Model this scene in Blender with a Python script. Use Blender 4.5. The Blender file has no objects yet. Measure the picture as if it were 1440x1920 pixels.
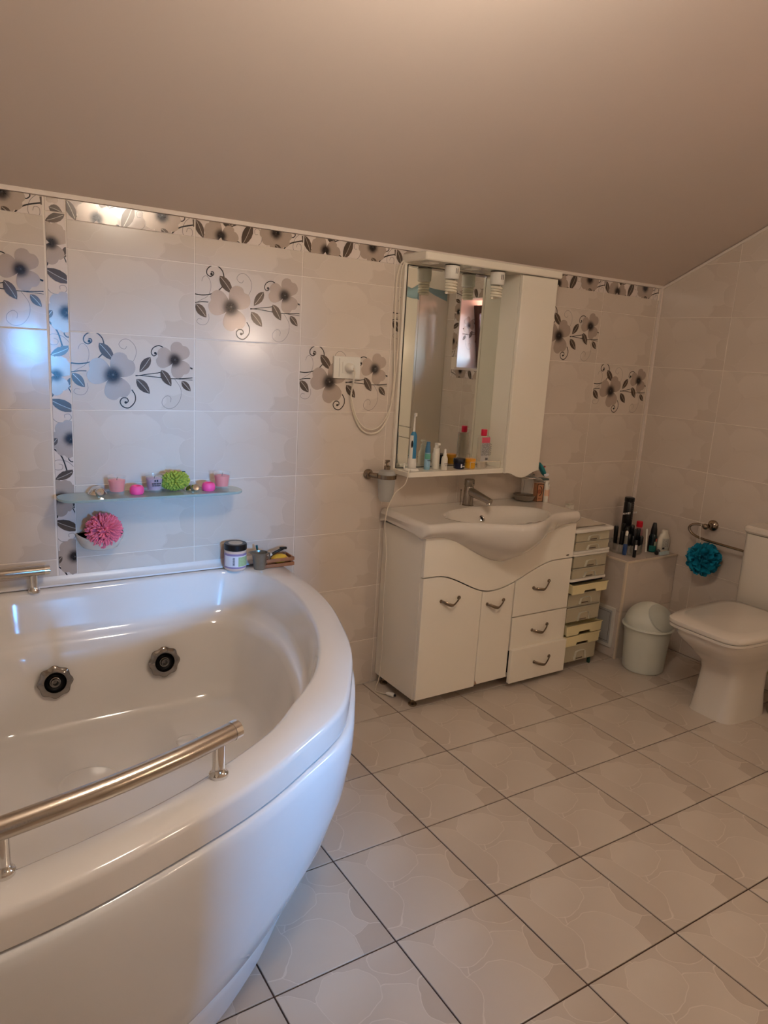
import bpy, bmesh, math, random
from mathutils import Vector, Matrix, Euler
from math import sin, cos, pi, radians
random.seed(7)
SC = bpy.context.scene
COL = SC.collection
D = bpy.data

# ------------------------------------------------------------------ camera
def cam_basis(yaw, pitch, roll):
    f = Vector((sin(yaw)*cos(pitch), cos(yaw)*cos(pitch), sin(pitch)))
    r0 = Vector((cos(yaw), -sin(yaw), 0)); u0 = r0.cross(f)
    return cos(roll)*r0+sin(roll)*u0, -sin(roll)*r0+cos(roll)*u0, f
R_, U_, F_ = cam_basis(0.5763, -0.2158, 0.0589)
cd = D.cameras.new('camera'); cam = D.objects.new('camera', cd); COL.objects.link(cam)
cd.sensor_fit = 'VERTICAL'; cd.sensor_height = 24.0; cd.lens = 1360.3/1920*24.0
cd.clip_start = 0.02
M = Matrix.Identity(4)
for i in range(3):
    M[i][0] = R_[i]; M[i][1] = U_[i]; M[i][2] = -F_[i]
M[0][3], M[1][3], M[2][3] = -0.6028, -2.5513, 1.4488
cam.matrix_world = M
SC.camera = cam

# ------------------------------------------------------------------ world, lights, exposure
SC.view_settings.view_transform = 'Standard'; SC.view_settings.look = 'None'
SC.view_settings.exposure = 0.0; SC.view_settings.gamma = 1.0
SC.view_settings.use_curve_mapping = False
W = D.worlds.new('sky'); SC.world = W; W.use_nodes = True
nt = W.node_tree; nt.nodes.clear()
wo = nt.nodes.new('ShaderNodeOutputWorld'); bg = nt.nodes.new('ShaderNodeBackground')
tc = nt.nodes.new('ShaderNodeTexCoord'); sx = nt.nodes.new('ShaderNodeSeparateXYZ')
rp = nt.nodes.new('ShaderNodeValToRGB'); mr = nt.nodes.new('ShaderNodeMapRange')
nt.links.new(tc.outputs['Generated'], sx.inputs[0]); nt.links.new(sx.outputs['Z'], mr.inputs['Value'])
mr.inputs['From Min'].default_value = -1; mr.inputs['From Max'].default_value = 1
nt.links.new(mr.outputs[0], rp.inputs[0]); nt.links.new(rp.outputs[0], bg.inputs[0]); nt.links.new(bg.outputs[0], wo.inputs[0])
cr = rp.color_ramp
cr.elements[0].position = 0.0; cr.elements[0].color = (0.20, 0.085, 0.065, 1)     # red-brown roofs and ground outside
cr.elements[1].position = 1.0; cr.elements[1].color = (0.22, 0.44, 1.0, 1)
for p, c in ((0.49, (0.26, 0.13, 0.11, 1)), (0.51, (0.62, 0.82, 1.0, 1)), (0.70, (0.34, 0.60, 1.0, 1))):
    e = cr.elements.new(p); e.color = c

def area_light(name, loc, size, power, color, rot, sy=None, portal=False):
    l = D.lights.new(name, 'AREA'); l.shape = 'RECTANGLE'; l.size = size; l.size_y = sy or size
    l.energy = power; l.color = color
    if portal: l.cycles.is_portal = True
    o = D.objects.new(name, l); COL.objects.link(o); o.location = loc; o.rotation_euler = rot
    return o
LAMP_EMIT = 52.0
BLOCKER_LEN = 0.35  # reach of the added slab that trims sky light at the window
bg_strength = 90.0
bg.inputs[1].default_value = bg_strength
def area_light(name, loc, size, power, color, rot, sy=None, portal=False):
    l = D.lights.new(name, 'AREA'); l.shape = 'RECTANGLE'; l.size = size; l.size_y = sy or size
    l.energy = power; l.color = color
    if portal: l.cycles.is_portal = True
    o = D.objects.new(name, l); COL.objects.link(o); o.location = loc; o.rotation_euler = rot
    return o
# opening of the small window in the right wall
WY0, WY1, WZ0, WZ1, RX, RD = -1.72, -1.37, 1.37, 1.85, 2.687, 0.36
area_light('window_portal', (RX+RD+0.01, (WY0+WY1)/2, (WZ0+WZ1)/2), WZ1-WZ0, 1.0, (1, 1, 1), (0, pi/2, 0), WY1-WY0, portal=True)
# daylight from the window of the next room, reaching the bath through the opening behind the viewer
OX0, OX1, OZ0, OZ1 = .03, .34, .60, 1.47
DAY = 350.0
area_light('next_room_daylight', (.19, -6.2, 1.42), .42, DAY, (.10, .42, .95), (pi/2, 0, 0), .46)

# ------------------------------------------------------------------ materials
def lin(c):
    return tuple((x/255/12.92 if x/255 <= .04045 else ((x/255+.055)/1.055)**2.4) for x in c)
_m = {}
def mat(name, rgb, rough=.5, metal=0, trans=0, alpha=1, coat=0, bump=0, bscale=200, emit=0, ior=1.45, var=0.04, vscale=8):
    if name in _m: return _m[name]
    m = D.materials.new(name); m.use_nodes = True; n = m.node_tree.nodes; L = m.node_tree.links
    b = n['Principled BSDF']; c = lin(rgb)
    t = n.new('ShaderNodeTexCoord')
    if var:
        no = n.new('ShaderNodeTexNoise'); no.inputs['Scale'].default_value = vscale; no.inputs['Detail'].default_value = 3
        L.new(t.outputs['Object'], no.inputs['Vector'])
        mx = n.new('ShaderNodeMix'); mx.data_type = 'RGBA'
        mx.inputs[6].default_value = (*[x*(1-var) for x in c], 1); mx.inputs[7].default_value = (*[min(1, x*(1+var)) for x in c], 1)
        L.new(no.outputs['Fac'], mx.inputs[0]); L.new(mx.outputs[2], b.inputs['Base Color'])
    else: b.inputs['Base Color'].default_value = (*c, 1)
    b.inputs['Roughness'].default_value = rough; b.inputs['Metallic'].default_value = metal
    b.inputs['Transmission Weight'].default_value = trans; b.inputs['Alpha'].default_value = alpha
    b.inputs['Coat Weight'].default_value = coat; b.inputs['Coat Roughness'].default_value = .08; b.inputs['IOR'].default_value = ior
    if emit:
        b.inputs['Emission Color'].default_value = (*c, 1); b.inputs['Emission Strength'].default_value = emit
    if bump:
        nb = n.new('ShaderNodeTexNoise'); nb.inputs['Scale'].default_value = bscale
        bp = n.new('ShaderNodeBump'); bp.inputs['Strength'].default_value = bump; bp.inputs['Distance'].default_value = .002
        L.new(t.outputs['Object'], nb.inputs['Vector']); L.new(nb.outputs['Fac'], bp.inputs['Height']); L.new(bp.outputs[0], b.inputs['Normal'])
    _m[name] = m; return m

def petal_mat(name, base, hi, lo, line, sx_, sy_, rough, linew, contrast, spec=.5):
    """glazed tile printed with overlapping petals; same print on every tile (object coordinates start at the tile's corner)"""
    m = D.materials.new(name); m.use_nodes = True; n = m.node_tree.nodes; L = m.node_tree.links; b = n['Principled BSDF']
    t = n.new('ShaderNodeTexCoord')
    no = n.new('ShaderNodeTexNoise'); no.inputs['Scale'].default_value = 14; no.inputs['Detail'].default_value = 1.5
    L.new(t.outputs['Object'], no.inputs['Vector'])
    s1 = n.new('ShaderNodeVectorMath'); s1.operation = 'SUBTRACT'; s1.inputs[1].default_value = (.5, .5, .5); L.new(no.outputs['Color'], s1.inputs[0])
    s2 = n.new('ShaderNodeVectorMath'); s2.operation = 'SCALE'; s2.inputs['Scale'].default_value = .045; L.new(s1.outputs[0], s2.inputs[0])
    ad = n.new('ShaderNodeVectorMath'); ad.operation = 'ADD'; L.new(t.outputs['Object'], ad.inputs[0]); L.new(s2.outputs[0], ad.inputs[1])
    dv = n.new('ShaderNodeVectorMath'); dv.operation = 'DIVIDE'; dv.inputs[1].default_value = (sx_, sy_, 1e3); L.new(ad.outputs[0], dv.inputs[0])
    P = [(.88, .12, .22, .17, 0, 0), (.92, .9, .2, .17, .3, .6), (.15, .97, .3, .16, 0, .5), (.65, .45, .34, .27, -.2, .75), (.45, .76, .24, .21, .3, 1),
         (.42, .20, .34, .30, -.5, .85), (.99, .42, .14, .22, 0, .4), (.03, .55, .25, .43, .12, .7)]
    def rgb(c): return (*lin(c), 1)
    prev = None
    for (cx, cy, rx, ry, rot, tone) in P:
        mp = n.new('ShaderNodeMapping'); mp.vector_type = 'TEXTURE'
        mp.inputs['Location'].default_value = (cx, cy, 0); mp.inputs['Rotation'].default_value = (0, 0, rot); mp.inputs['Scale'].default_value = (rx, ry, 1)
        L.new(dv.outputs[0], mp.inputs['Vector'])
        ln = n.new('ShaderNodeVectorMath'); ln.operation = 'LENGTH'; L.new(mp.outputs[0], ln.inputs[0])
        r = n.new('ShaderNodeMapRange'); r.inputs['From Min'].default_value = 1.0; r.inputs['From Max'].default_value = .97; L.new(ln.outputs['Value'], r.inputs['Value'])
        # tone runs from one side of the petal to the other
        sp = n.new('ShaderNodeSeparateXYZ'); L.new(mp.outputs[0], sp.inputs[0])
        g = n.new('ShaderNodeMapRange'); g.inputs['From Min'].default_value = -1; g.inputs['From Max'].default_value = 1
        g.inputs['To Min'].default_value = tone-contrast; g.inputs['To Max'].default_value = tone+contrast*.4; L.new(sp.outputs['X' if rot <= 0 else 'Y'], g.inputs['Value'])
        cm = n.new('ShaderNodeMix'); cm.data_type = 'RGBA'; cm.inputs[6].default_value = rgb(lo); cm.inputs[7].default_value = rgb(hi); L.new(g.outputs[0], cm.inputs[0])
        o = n.new('ShaderNodeMix'); o.data_type = 'RGBA'; L.new(r.outputs[0], o.inputs[0]); L.new(cm.outputs[2], o.inputs[7])
        if prev is None: o.inputs[6].default_value = rgb(base)
        else: L.new(prev, o.inputs[6])
        # pale vein along the edge
        c1 = n.new('ShaderNodeMath'); c1.operation = 'COMPARE'; c1.inputs[1].default_value = 1.0; c1.inputs[2].default_value = linew/min(rx, ry); L.new(ln.outputs['Value'], c1.inputs[0])
        c2 = n.new('ShaderNodeMath'); c2.operation = 'MULTIPLY'; c2.inputs[1].default_value = .75; L.new(c1.outputs[0], c2.inputs[0])
        o2 = n.new('ShaderNodeMix'); o2.data_type = 'RGBA'; L.new(c2.outputs[0], o2.inputs[0]); L.new(o.outputs[2], o2.inputs[6]); o2.inputs[7].default_value = rgb(line)
        prev = o2.outputs[2]
    L.new(prev, b.inputs['Base Color']); b.inputs['Roughness'].default_value = rough
    b.inputs['Specular IOR Level'].default_value = spec
    nb = n.new('ShaderNodeTexNoise'); nb.inputs['Scale'].default_value = 22; L.new(t.outputs['Object'], nb.inputs['Vector'])
    bp = n.new('ShaderNodeBump'); bp.inputs['Strength'].default_value = .12; bp.inputs['Distance'].default_value = .002
    L.new(nb.outputs['Fac'], bp.inputs['Height']); L.new(bp.outputs[0], b.inputs['Normal'])
    return m

def attr_mat(name, rough=.25, metal=0.0):
    m = D.materials.new(name); m.use_nodes = True; n = m.node_tree.nodes; b = n['Principled BSDF']
    a = n.new('ShaderNodeVertexColor'); a.layer_name = 'col'
    m.node_tree.links.new(a.outputs[0], b.inputs['Base Color']); b.inputs['Roughness'].default_value = rough; b.inputs['Metallic'].default_value = metal
    return m

TS = .333; TW = .4065; TH = .25
M_FLOOR = petal_mat('floor_tile_glaze', (190, 176, 162), (200, 187, 173), (182, 167, 152), (210, 198, 185), TS, TS, .30, .0032, .5, .4)
M_WALLT = petal_mat('wall_tile_glaze', (206, 191, 177), (213, 199, 185), (203, 188, 173), (214, 201, 188), TW, TH, .16, .0022, .35, .5)
M_PALE = mat('pale_glaze', (218, 204, 194), .14, coat=.3, bump=.15, bscale=30)
M_GROUTF = mat('dark_floor_grout', (70, 48, 38), .9, bump=.2)
M_GROUTW = mat('light_wall_grout', (232, 220, 206), .8, bump=.1)
M_PLASTER = mat('ceiling_paint', (204, 188, 176), .85, bump=.15, bscale=60, var=.015, vscale=1.5)
M_PRINT = attr_mat('metallic_floral_print', .2, .15)
M_ACRYL = mat('white_tub_acrylic', (226, 220, 214), .10, coat=.6, var=.01)
M_CERAM = mat('sanitary_ceramic', (214, 205, 192), .09, coat=.5, var=.01)
M_LACQ = mat('white_lacquered_board', (240, 231, 214), .32, coat=.25, var=.012)
M_GLOSSW = mat('white_gloss_board', (236, 227, 210), .14, coat=.5, var=.01)
M_CHROME = mat('chrome', (225, 222, 218), .09, metal=1, var=0)
M_STEEL = mat('brushed_steel', (190, 180, 168), .22, metal=1, bump=.08, bscale=300)
M_BRONZE = mat('aged_chrome', (150, 135, 118), .2, metal=1)
M_WHITEP = mat('white_plastic', (228, 222, 210), .35, var=.015)
M_CREAMP = mat('cream_plastic', (232, 217, 168), .38, var=.02)
M_BINP = mat('bin_plastic', (214, 214, 200), .38, var=.015)
M_BLACK = mat('black_plastic', (16, 14, 15), .3)
M_DARK = mat('dark_gap', (22, 18, 16), .8)
M_MIRROR = mat('mirror_silver', (225, 228, 222), .015, metal=1, var=0)
M_GLASS = mat('clear_glass', (226, 232, 230), .04, alpha=.12, coat=1.0, var=0)
M_FROST = mat('greenish_shelf_glass', (164, 182, 175), .12, alpha=.8, coat=.5, var=0)
M_CLEARP = mat('clear_plastic', (226, 214, 184), .25, alpha=.5, var=.03)
M_RED = mat('red_plastic', (205, 25, 45), .35)

# ------------------------------------------------------------------ mesh helpers
class MB:
    def __init__(s): s.v = []; s.f = []; s.c = None
    def add(s, vs, fs):
        o = len(s.v); s.v += [tuple(x) for x in vs]; s.f += [tuple(i+o for i in f) for f in fs]; return s
    def box(s, x0, x1, y0, y1, z0, z1, b=0.0):
        if b <= 0:
            return s.add([(x0,y0,z0),(x1,y0,z0),(x1,y1,z0),(x0,y1,z0),(x0,y0,z1),(x1,y0,z1),(x1,y1,z1),(x0,y1,z1)],
                         [(0,3,2,1),(4,5,6,7),(0,1,5,4),(1,2,6,5),(2,3,7,6),(3,0,4,7)])
        bm = bmesh.new(); bmesh.ops.create_cube(bm, size=1)
        bmesh.ops.scale(bm, vec=(x1-x0, y1-y0, z1-z0), verts=bm.verts); bmesh.ops.translate(bm, vec=((x0+x1)/2, (y0+y1)/2, (z0+z1)/2), verts=bm.verts)
        b = min(b, (x1-x0)*.45, (y1-y0)*.45, (z1-z0)*.45)
        bmesh.ops.bevel(bm, geom=bm.edges[:], offset=b, segments=2, affect='EDGES', profile=.6)
        return s.bm(bm)
    def bm(s, bm, mtx=None):
        bm.verts.ensure_lookup_table(); bm.verts.index_update()
        s.add([(mtx @ v.co) if mtx else v.co for v in bm.verts], [[v.index for v in f.verts] for f in bm.faces]); bm.free(); return s
    def loft(s, rings, cap0=True, cap1=True, closed=True):
        n = len(rings[0]); o = len(s.v); s.v += [tuple(p) for r in rings for p in r]
        for k in range(len(rings)-1):
            for i in range(n if closed else n-1):
                j = (i+1) % n; s.f.append((o+k*n+i, o+k*n+j, o+(k+1)*n+j, o+(k+1)*n+i))
        if cap0: s.f.append(tuple(o+i for i in reversed(range(n))))
        if cap1: s.f.append(tuple(o+(len(rings)-1)*n+i for i in range(n)))
        return s
    def lathe(s, prof, c=(0,0,0), n=24, mtx=None, cap0=True, cap1=True):
        rings = []
        for r, z in prof:
            ring = [Vector((r*cos(2*pi*i/n), r*sin(2*pi*i/n), z)) for i in range(n)]
            if mtx: ring = [mtx @ p for p in ring]
            rings.append([p+Vector(c) for p in ring])
        return s.loft(rings, cap0, cap1)
    def tube(s, pts, r, n=10, caps=True, sc=(1,1)):
        pts = [Vector(p) for p in pts]; rr = r if isinstance(r, (list, tuple)) else [r]*len(pts)
        t0 = (pts[1]-pts[0]).normalized(); up = Vector((0,0,1)) if abs(t0.z) < .9 else Vector((1,0,0))
        nrm = t0.cross(up).normalized(); rings = []
        for i, p in enumerate(pts):
            t = (pts[min(i+1, len(pts)-1)]-pts[max(i-1, 0)]).normalized()
            nrm = (nrm-t*nrm.dot(t)).normalized(); bn = t.cross(nrm)
            rings.append([p+(nrm*cos(2*pi*k/n)*sc[0]+bn*sin(2*pi*k/n)*sc[1])*rr[i] for k in range(n)])
        return s.loft(rings, caps, caps)
    def prism(s, outline, a0, a1, axis='z', b=0.0):
        """outline 2D; extruded along axis (z: xy, y: xz, x: yz); small chamfer b at both ends"""
        def P(u, v, w):
            return (u, v, w) if axis == 'z' else ((u, w, v) if axis == 'y' else (w, u, v))
        if b > 0:
            cx = sum(p[0] for p in outline)/len(outline); cy = sum(p[1] for p in outline)/len(outline)
            ins = inset(outline, b)
            rings = [[P(*p, a0) for p in ins], [P(*p, a0+b*(1 if a1 > a0 else -1)) for p in outline], [P(*p, a1-b*(1 if a1 > a0 else -1)) for p in outline], [P(*p, a1) for p in ins]]
        else: rings = [[P(*p, a0) for p in outline], [P(*p, a1) for p in outline]]
        return s.loft(rings)
    def sphere(s, c, r, sc=(1,1,1), u=16, v=10, mtx=None):
        bm = bmesh.new(); bmesh.ops.create_uvsphere(bm, u_segments=u, v_segments=v, radius=r)
        m = Matrix.Translation(c) @ (mtx if mtx else Matrix.Identity(4)) @ Matrix.Diagonal((*sc, 1))
        return s.bm(bm, m)
def inset(poly, d):
    n = len(poly); out = []
    area = sum(poly[i][0]*poly[(i+1) % n][1]-poly[(i+1) % n][0]*poly[i][1] for i in range(n)); sg = 1 if area > 0 else -1
    for i in range(n):
        a, b, c = Vector(poly[i-1]), Vector(poly[i]), Vector(poly[(i+1) % n])
        e1 = (b-a).normalized() if (b-a).length > 1e-9 else Vector((1,0)); e2 = (c-b).normalized() if (c-b).length > 1e-9 else e1
        n1 = Vector((-e1.y, e1.x))*sg; n2 = Vector((-e2.y, e2.x))*sg
        nn = n1+n2
        nn = nn.normalized() if nn.length > 1e-6 else n1
        k = d/max(.45, nn.dot(n1)); out.append((b.x+nn.x*k, b.y+nn.y*k))
    return out
def crom(pts, k=6, closed=False):
    pts = [Vector(p) for p in pts]; n = len(pts); out = []
    for i in range(n if closed else n-1):
        p0 = pts[(i-1) % n] if closed or i > 0 else pts[0]; p1 = pts[i]; p2 = pts[(i+1) % n]
        p3 = pts[(i+2) % n] if closed or i+2 < n else pts[-1]
        for j in range(k):
            t = j/k
            out.append(.5*((2*p1)+(p2-p0)*t+(2*p0-5*p1+4*p2-p3)*t*t+(3*p1-p0-3*p2+p3)*t**3))
    if not closed: out.append(pts[-1])
    return out
def rrect(x0, x1, y0, y1, r, n=5):
    o = []
    for cx, cy, a in ((x1-r, y1-r, 0), (x0+r, y1-r, 90), (x0+r, y0+r, 180), (x1-r, y0+r, 270)):
        for k in range(n+1):
            t = radians(a+90*k/n); o.append((cx+r*cos(t), cy+r*sin(t)))
    return o

ORG = {}
def _mesh(name, mb, m, org, smooth):
    me = D.meshes.new(name); ox, oy, oz = org
    me.from_pydata([(x-ox, y-oy, z-oz) for x, y, z in mb.v], [], mb.f); me.validate(); 
    bm = bmesh.new(); bm.from_mesh(me); bmesh.ops.recalc_face_normals(bm, faces=bm.faces); bm.to_mesh(me); bm.free()
    if m: me.materials.append(m)
    if smooth:
        for p in me.polygons: p.use_smooth = True
        me.set_sharp_from_angle(angle=radians(smooth if smooth is not True else 38))
    return me
def tagp(o, label, cat, group=None, kind=None):
    if label: o['label'] = label
    if cat: o['category'] = cat
    if group: o['group'] = group
    if kind: o['kind'] = kind
    return o
def thing(name, label, cat, loc=(0,0,0), group=None, rotz=0, kind=None):
    o = D.objects.new(name, None); COL.objects.link(o); o.location = loc; o.rotation_euler = (0, 0, rotz); o.empty_display_size = .05
    ORG[o.name] = tuple(loc); return tagp(o, label, cat, group, kind)
def part(name, mb, m, parent, local=False, smooth=True, label=None, kind=None):
    """mb in world coordinates (parent at ORG), or local to the parent when local"""
    org = (0,0,0) if local else ORG[parent.name]
    o = D.objects.new(name, _mesh(name, mb, m, org, smooth)); COL.objects.link(o); o.parent = parent; ORG[o.name] = org
    if label: o['label'] = label
    if kind: o['kind'] = kind
    return o
def solo(name, mb, m, loc, label, cat, group=None, smooth=True, kind=None):
    o = D.objects.new(name, _mesh(name, mb, m, loc, smooth)); COL.objects.link(o); o.location = loc; ORG[o.name] = tuple(loc)
    return tagp(o, label, cat, group, kind)
def dup(root, loc, label=None, rotz=None):
    r = root.copy(); COL.objects.link(r); r.location = loc
    if rotz is not None: r.rotation_euler = (0, 0, rotz)
    if label: r['label'] = label
    for ch in list(root.children):
        c = ch.copy(); COL.objects.link(c); c.parent = r
        for g in ch.children:
            d = g.copy(); COL.objects.link(d); d.parent = c
    return r

# ------------------------------------------------------------------ room shell
XL, YF, SL, Z0C, ZTOP = -0.97, -3.4, 0.47, 1.862, 2.62
def ceil_z(y): return min(Z0C-SL*y, ZTOP)
YK = -(ZTOP-Z0C)/SL
mb = MB(); mb.box(XL-.1, RX+RD, YF-.1, .1, -.12, -.0035)
floor = solo('floor', mb, M_GROUTF, (0,0,0), 'floor of beige petal-print tiles with dark grout lines', 'floor', kind='structure', smooth=False)
mb = MB(); mb.box(XL-.1, RX+RD, .0012, .12, -.12, 2.1)
wall_back = solo('wall_back', mb, M_GROUTW, (0,0,0), 'tiled wall behind the bath and the washbasin', 'wall', kind='structure', smooth=False)
# right wall: four blocks around the window opening
def side_prism(y0, y1, z0, top, x0, x1):
    """block of side wall between y0<y1 from z0 up to top or, when top is None, to the ceiling"""
    if top is None:
        pts = [(y0, z0), (y1, z0), (y1, ceil_z(y1)+.04)]
        if y0 < YK < y1: pts.append((YK, ZTOP+.04))
        pts.append((y0, ceil_z(y0)+.04))
    else: pts = [(y0, z0), (y1, z0), (y1, top), (y0, top)]
    return MB().prism(pts, x0, x1, 'x')
mb = MB()
for a in ((YF-.1, WY0, 0, None), (WY1, 0, 0, None), (WY0, WY1, 0, WZ0), (WY0, WY1, WZ1, None)):
    q = side_prism(*a, RX+.0012, RX+RD); mb.add(q.v, q.f)
wall_right = solo('wall_right', mb, M_GROUTW, (0,0,0), 'tiled side wall behind the toilet and casing', 'wall', kind='structure', smooth=False)
solo('wall_left', side_prism(YF-.1, 0, 0, None, XL-.1, XL), mat('side_paint', (196, 184, 170), .8), (0,0,0), 'plain wall at the far end of the bath', 'wall', kind='structure', smooth=False)
solo('wall_front', MB().box(XL-.1, OX0, YF-.1, YF, 0, ZTOP).box(OX1, RX+RD, YF-.1, YF, 0, ZTOP).box(OX0, OX1, YF-.1, YF, 0, OZ0).box(OX0, OX1, YF-.1, YF, OZ1, ZTOP), mat('side_paint', (196, 184, 170), .8), (0,0,0), 'plain wall behind the viewer', 'wall', kind='structure', smooth=False)
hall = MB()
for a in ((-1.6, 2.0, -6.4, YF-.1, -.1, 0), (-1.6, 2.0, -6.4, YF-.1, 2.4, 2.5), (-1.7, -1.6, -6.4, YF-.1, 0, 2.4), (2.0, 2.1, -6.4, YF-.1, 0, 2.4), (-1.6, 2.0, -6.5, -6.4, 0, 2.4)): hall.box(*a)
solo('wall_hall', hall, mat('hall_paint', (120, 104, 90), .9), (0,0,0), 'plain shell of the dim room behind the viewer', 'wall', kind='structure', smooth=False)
mb = MB().prism([(.12, Z0C-SL*.12), (YK, ZTOP), (YF-.1, ZTOP), (YF-.1, ZTOP+.1), (YK, ZTOP+.1), (.12, Z0C+.1)], XL-.1, RX+RD, 'x')
ceiling = solo('ceiling', mb, M_PLASTER, (0,0,0), 'sloping attic ceiling in smooth pale paint', 'ceiling', kind='structure', smooth=False)
solo('trim_1', MB().box(XL, RX, -.010, .004, 1.853, 1.868), mat('white_caulk', (225, 212, 200), .6), (0,0,0), 'thin white bead where tiles meet the ceiling', 'trim', kind='structure')
solo('trim_2', MB().box(RX-.012, RX+.003, -.012, .004, 0, 1.86), mat('white_caulk', (225, 212, 200), .6), (0,0,0), 'pale bead in the corner of the tiled walls', 'trim', kind='structure')
mb = MB().prism([(-.0, Z0C-.006), (YK, ZTOP-.004), (YK, ZTOP-.016), (0, Z0C-.018)], RX-.008, RX+.003, 'x')
solo('trim_3', mb, mat('white_caulk', (225, 212, 200), .6), (0,0,0), 'pale bead along the sloping wall top', 'trim', kind='structure')

# tile meshes, local frame: x,y in the plane, z out; cached by cut size
_tm = {}
def clip_poly(poly, cond):
    """Sutherland-Hodgman against half planes (a,b,c): keep a*x+b*y<=c"""
    for a, b, c in cond:
        out = []
        for i in range(len(poly)):
            p, q = poly[i-1], poly[i]; dp = a*p[0]+b*p[1]-c; dq = a*q[0]+b*q[1]-c
            if (dp <= 0) != (dq <= 0):
                t = dp/(dp-dq); out.append((p[0]+(q[0]-p[0])*t, p[1]+(q[1]-p[1])*t))
            if dq <= 0: out.append(q)
        poly = out
        if len(poly) < 3: return []
    return poly
def tile_mesh(poly, m, th=.004, ch=.0012):
    key = (tuple((round(x, 4), round(y, 4)) for x, y in poly), m.name)
    if key in _tm: return _tm[key]
    ins = inset(poly, ch)
    mb = MB().loft([[(x, y, -th) for x, y in poly], [(x, y, -ch*.8) for x, y in poly], [(x, y, 0) for x, y in ins]], cap0=False)
    me = _mesh('tile', mb, m, (0,0,0), False); _tm[key] = me; return me
ROTM = {'floor': Matrix.Identity(3), 'back': Euler((pi/2, 0, 0)).to_matrix(), 'right': Euler((pi/2, 0, -pi/2)).to_matrix()}
def put_tile(name, me, parent, loc, frame, spin=0):
    o = D.objects.new(name, me); COL.objects.link(o); o.parent = parent; o.location = loc
    o.rotation_euler = (ROTM[frame] @ Matrix.Rotation(spin, 3, 'Z')).to_euler(); return o
def rect(w, h): return [(0,0), (w,0), (w,h), (0,h)]

# floor tiles
FX, FY, G = .9925, .2949, .0022
for i in range(-6, 6):
    for j in range(-2, 10):
        x0, y0 = FX+i*TS, -(FY+j*TS)-TS
        poly = clip_poly([(G, G), (TS-G, G), (TS-G, TS-G), (G, TS-G)], [(-1, 0, x0-XL-.002), (1, 0, RX-.002-x0), (0, 1, -.002-y0), (0, -1, y0-YF-.002)])
        if len(poly) < 3: continue
        if max(p[0] for p in poly)-min(p[0] for p in poly) < .01 or max(p[1] for p in poly)-min(p[1] for p in poly) < .01: continue
        if x0+TS < .1 and y0 > -1.0: continue          # hidden below the bath
        put_tile('floor_tile', tile_mesh(poly, M_FLOOR, .0035), floor, (x0, y0, 0), 'floor')

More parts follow.
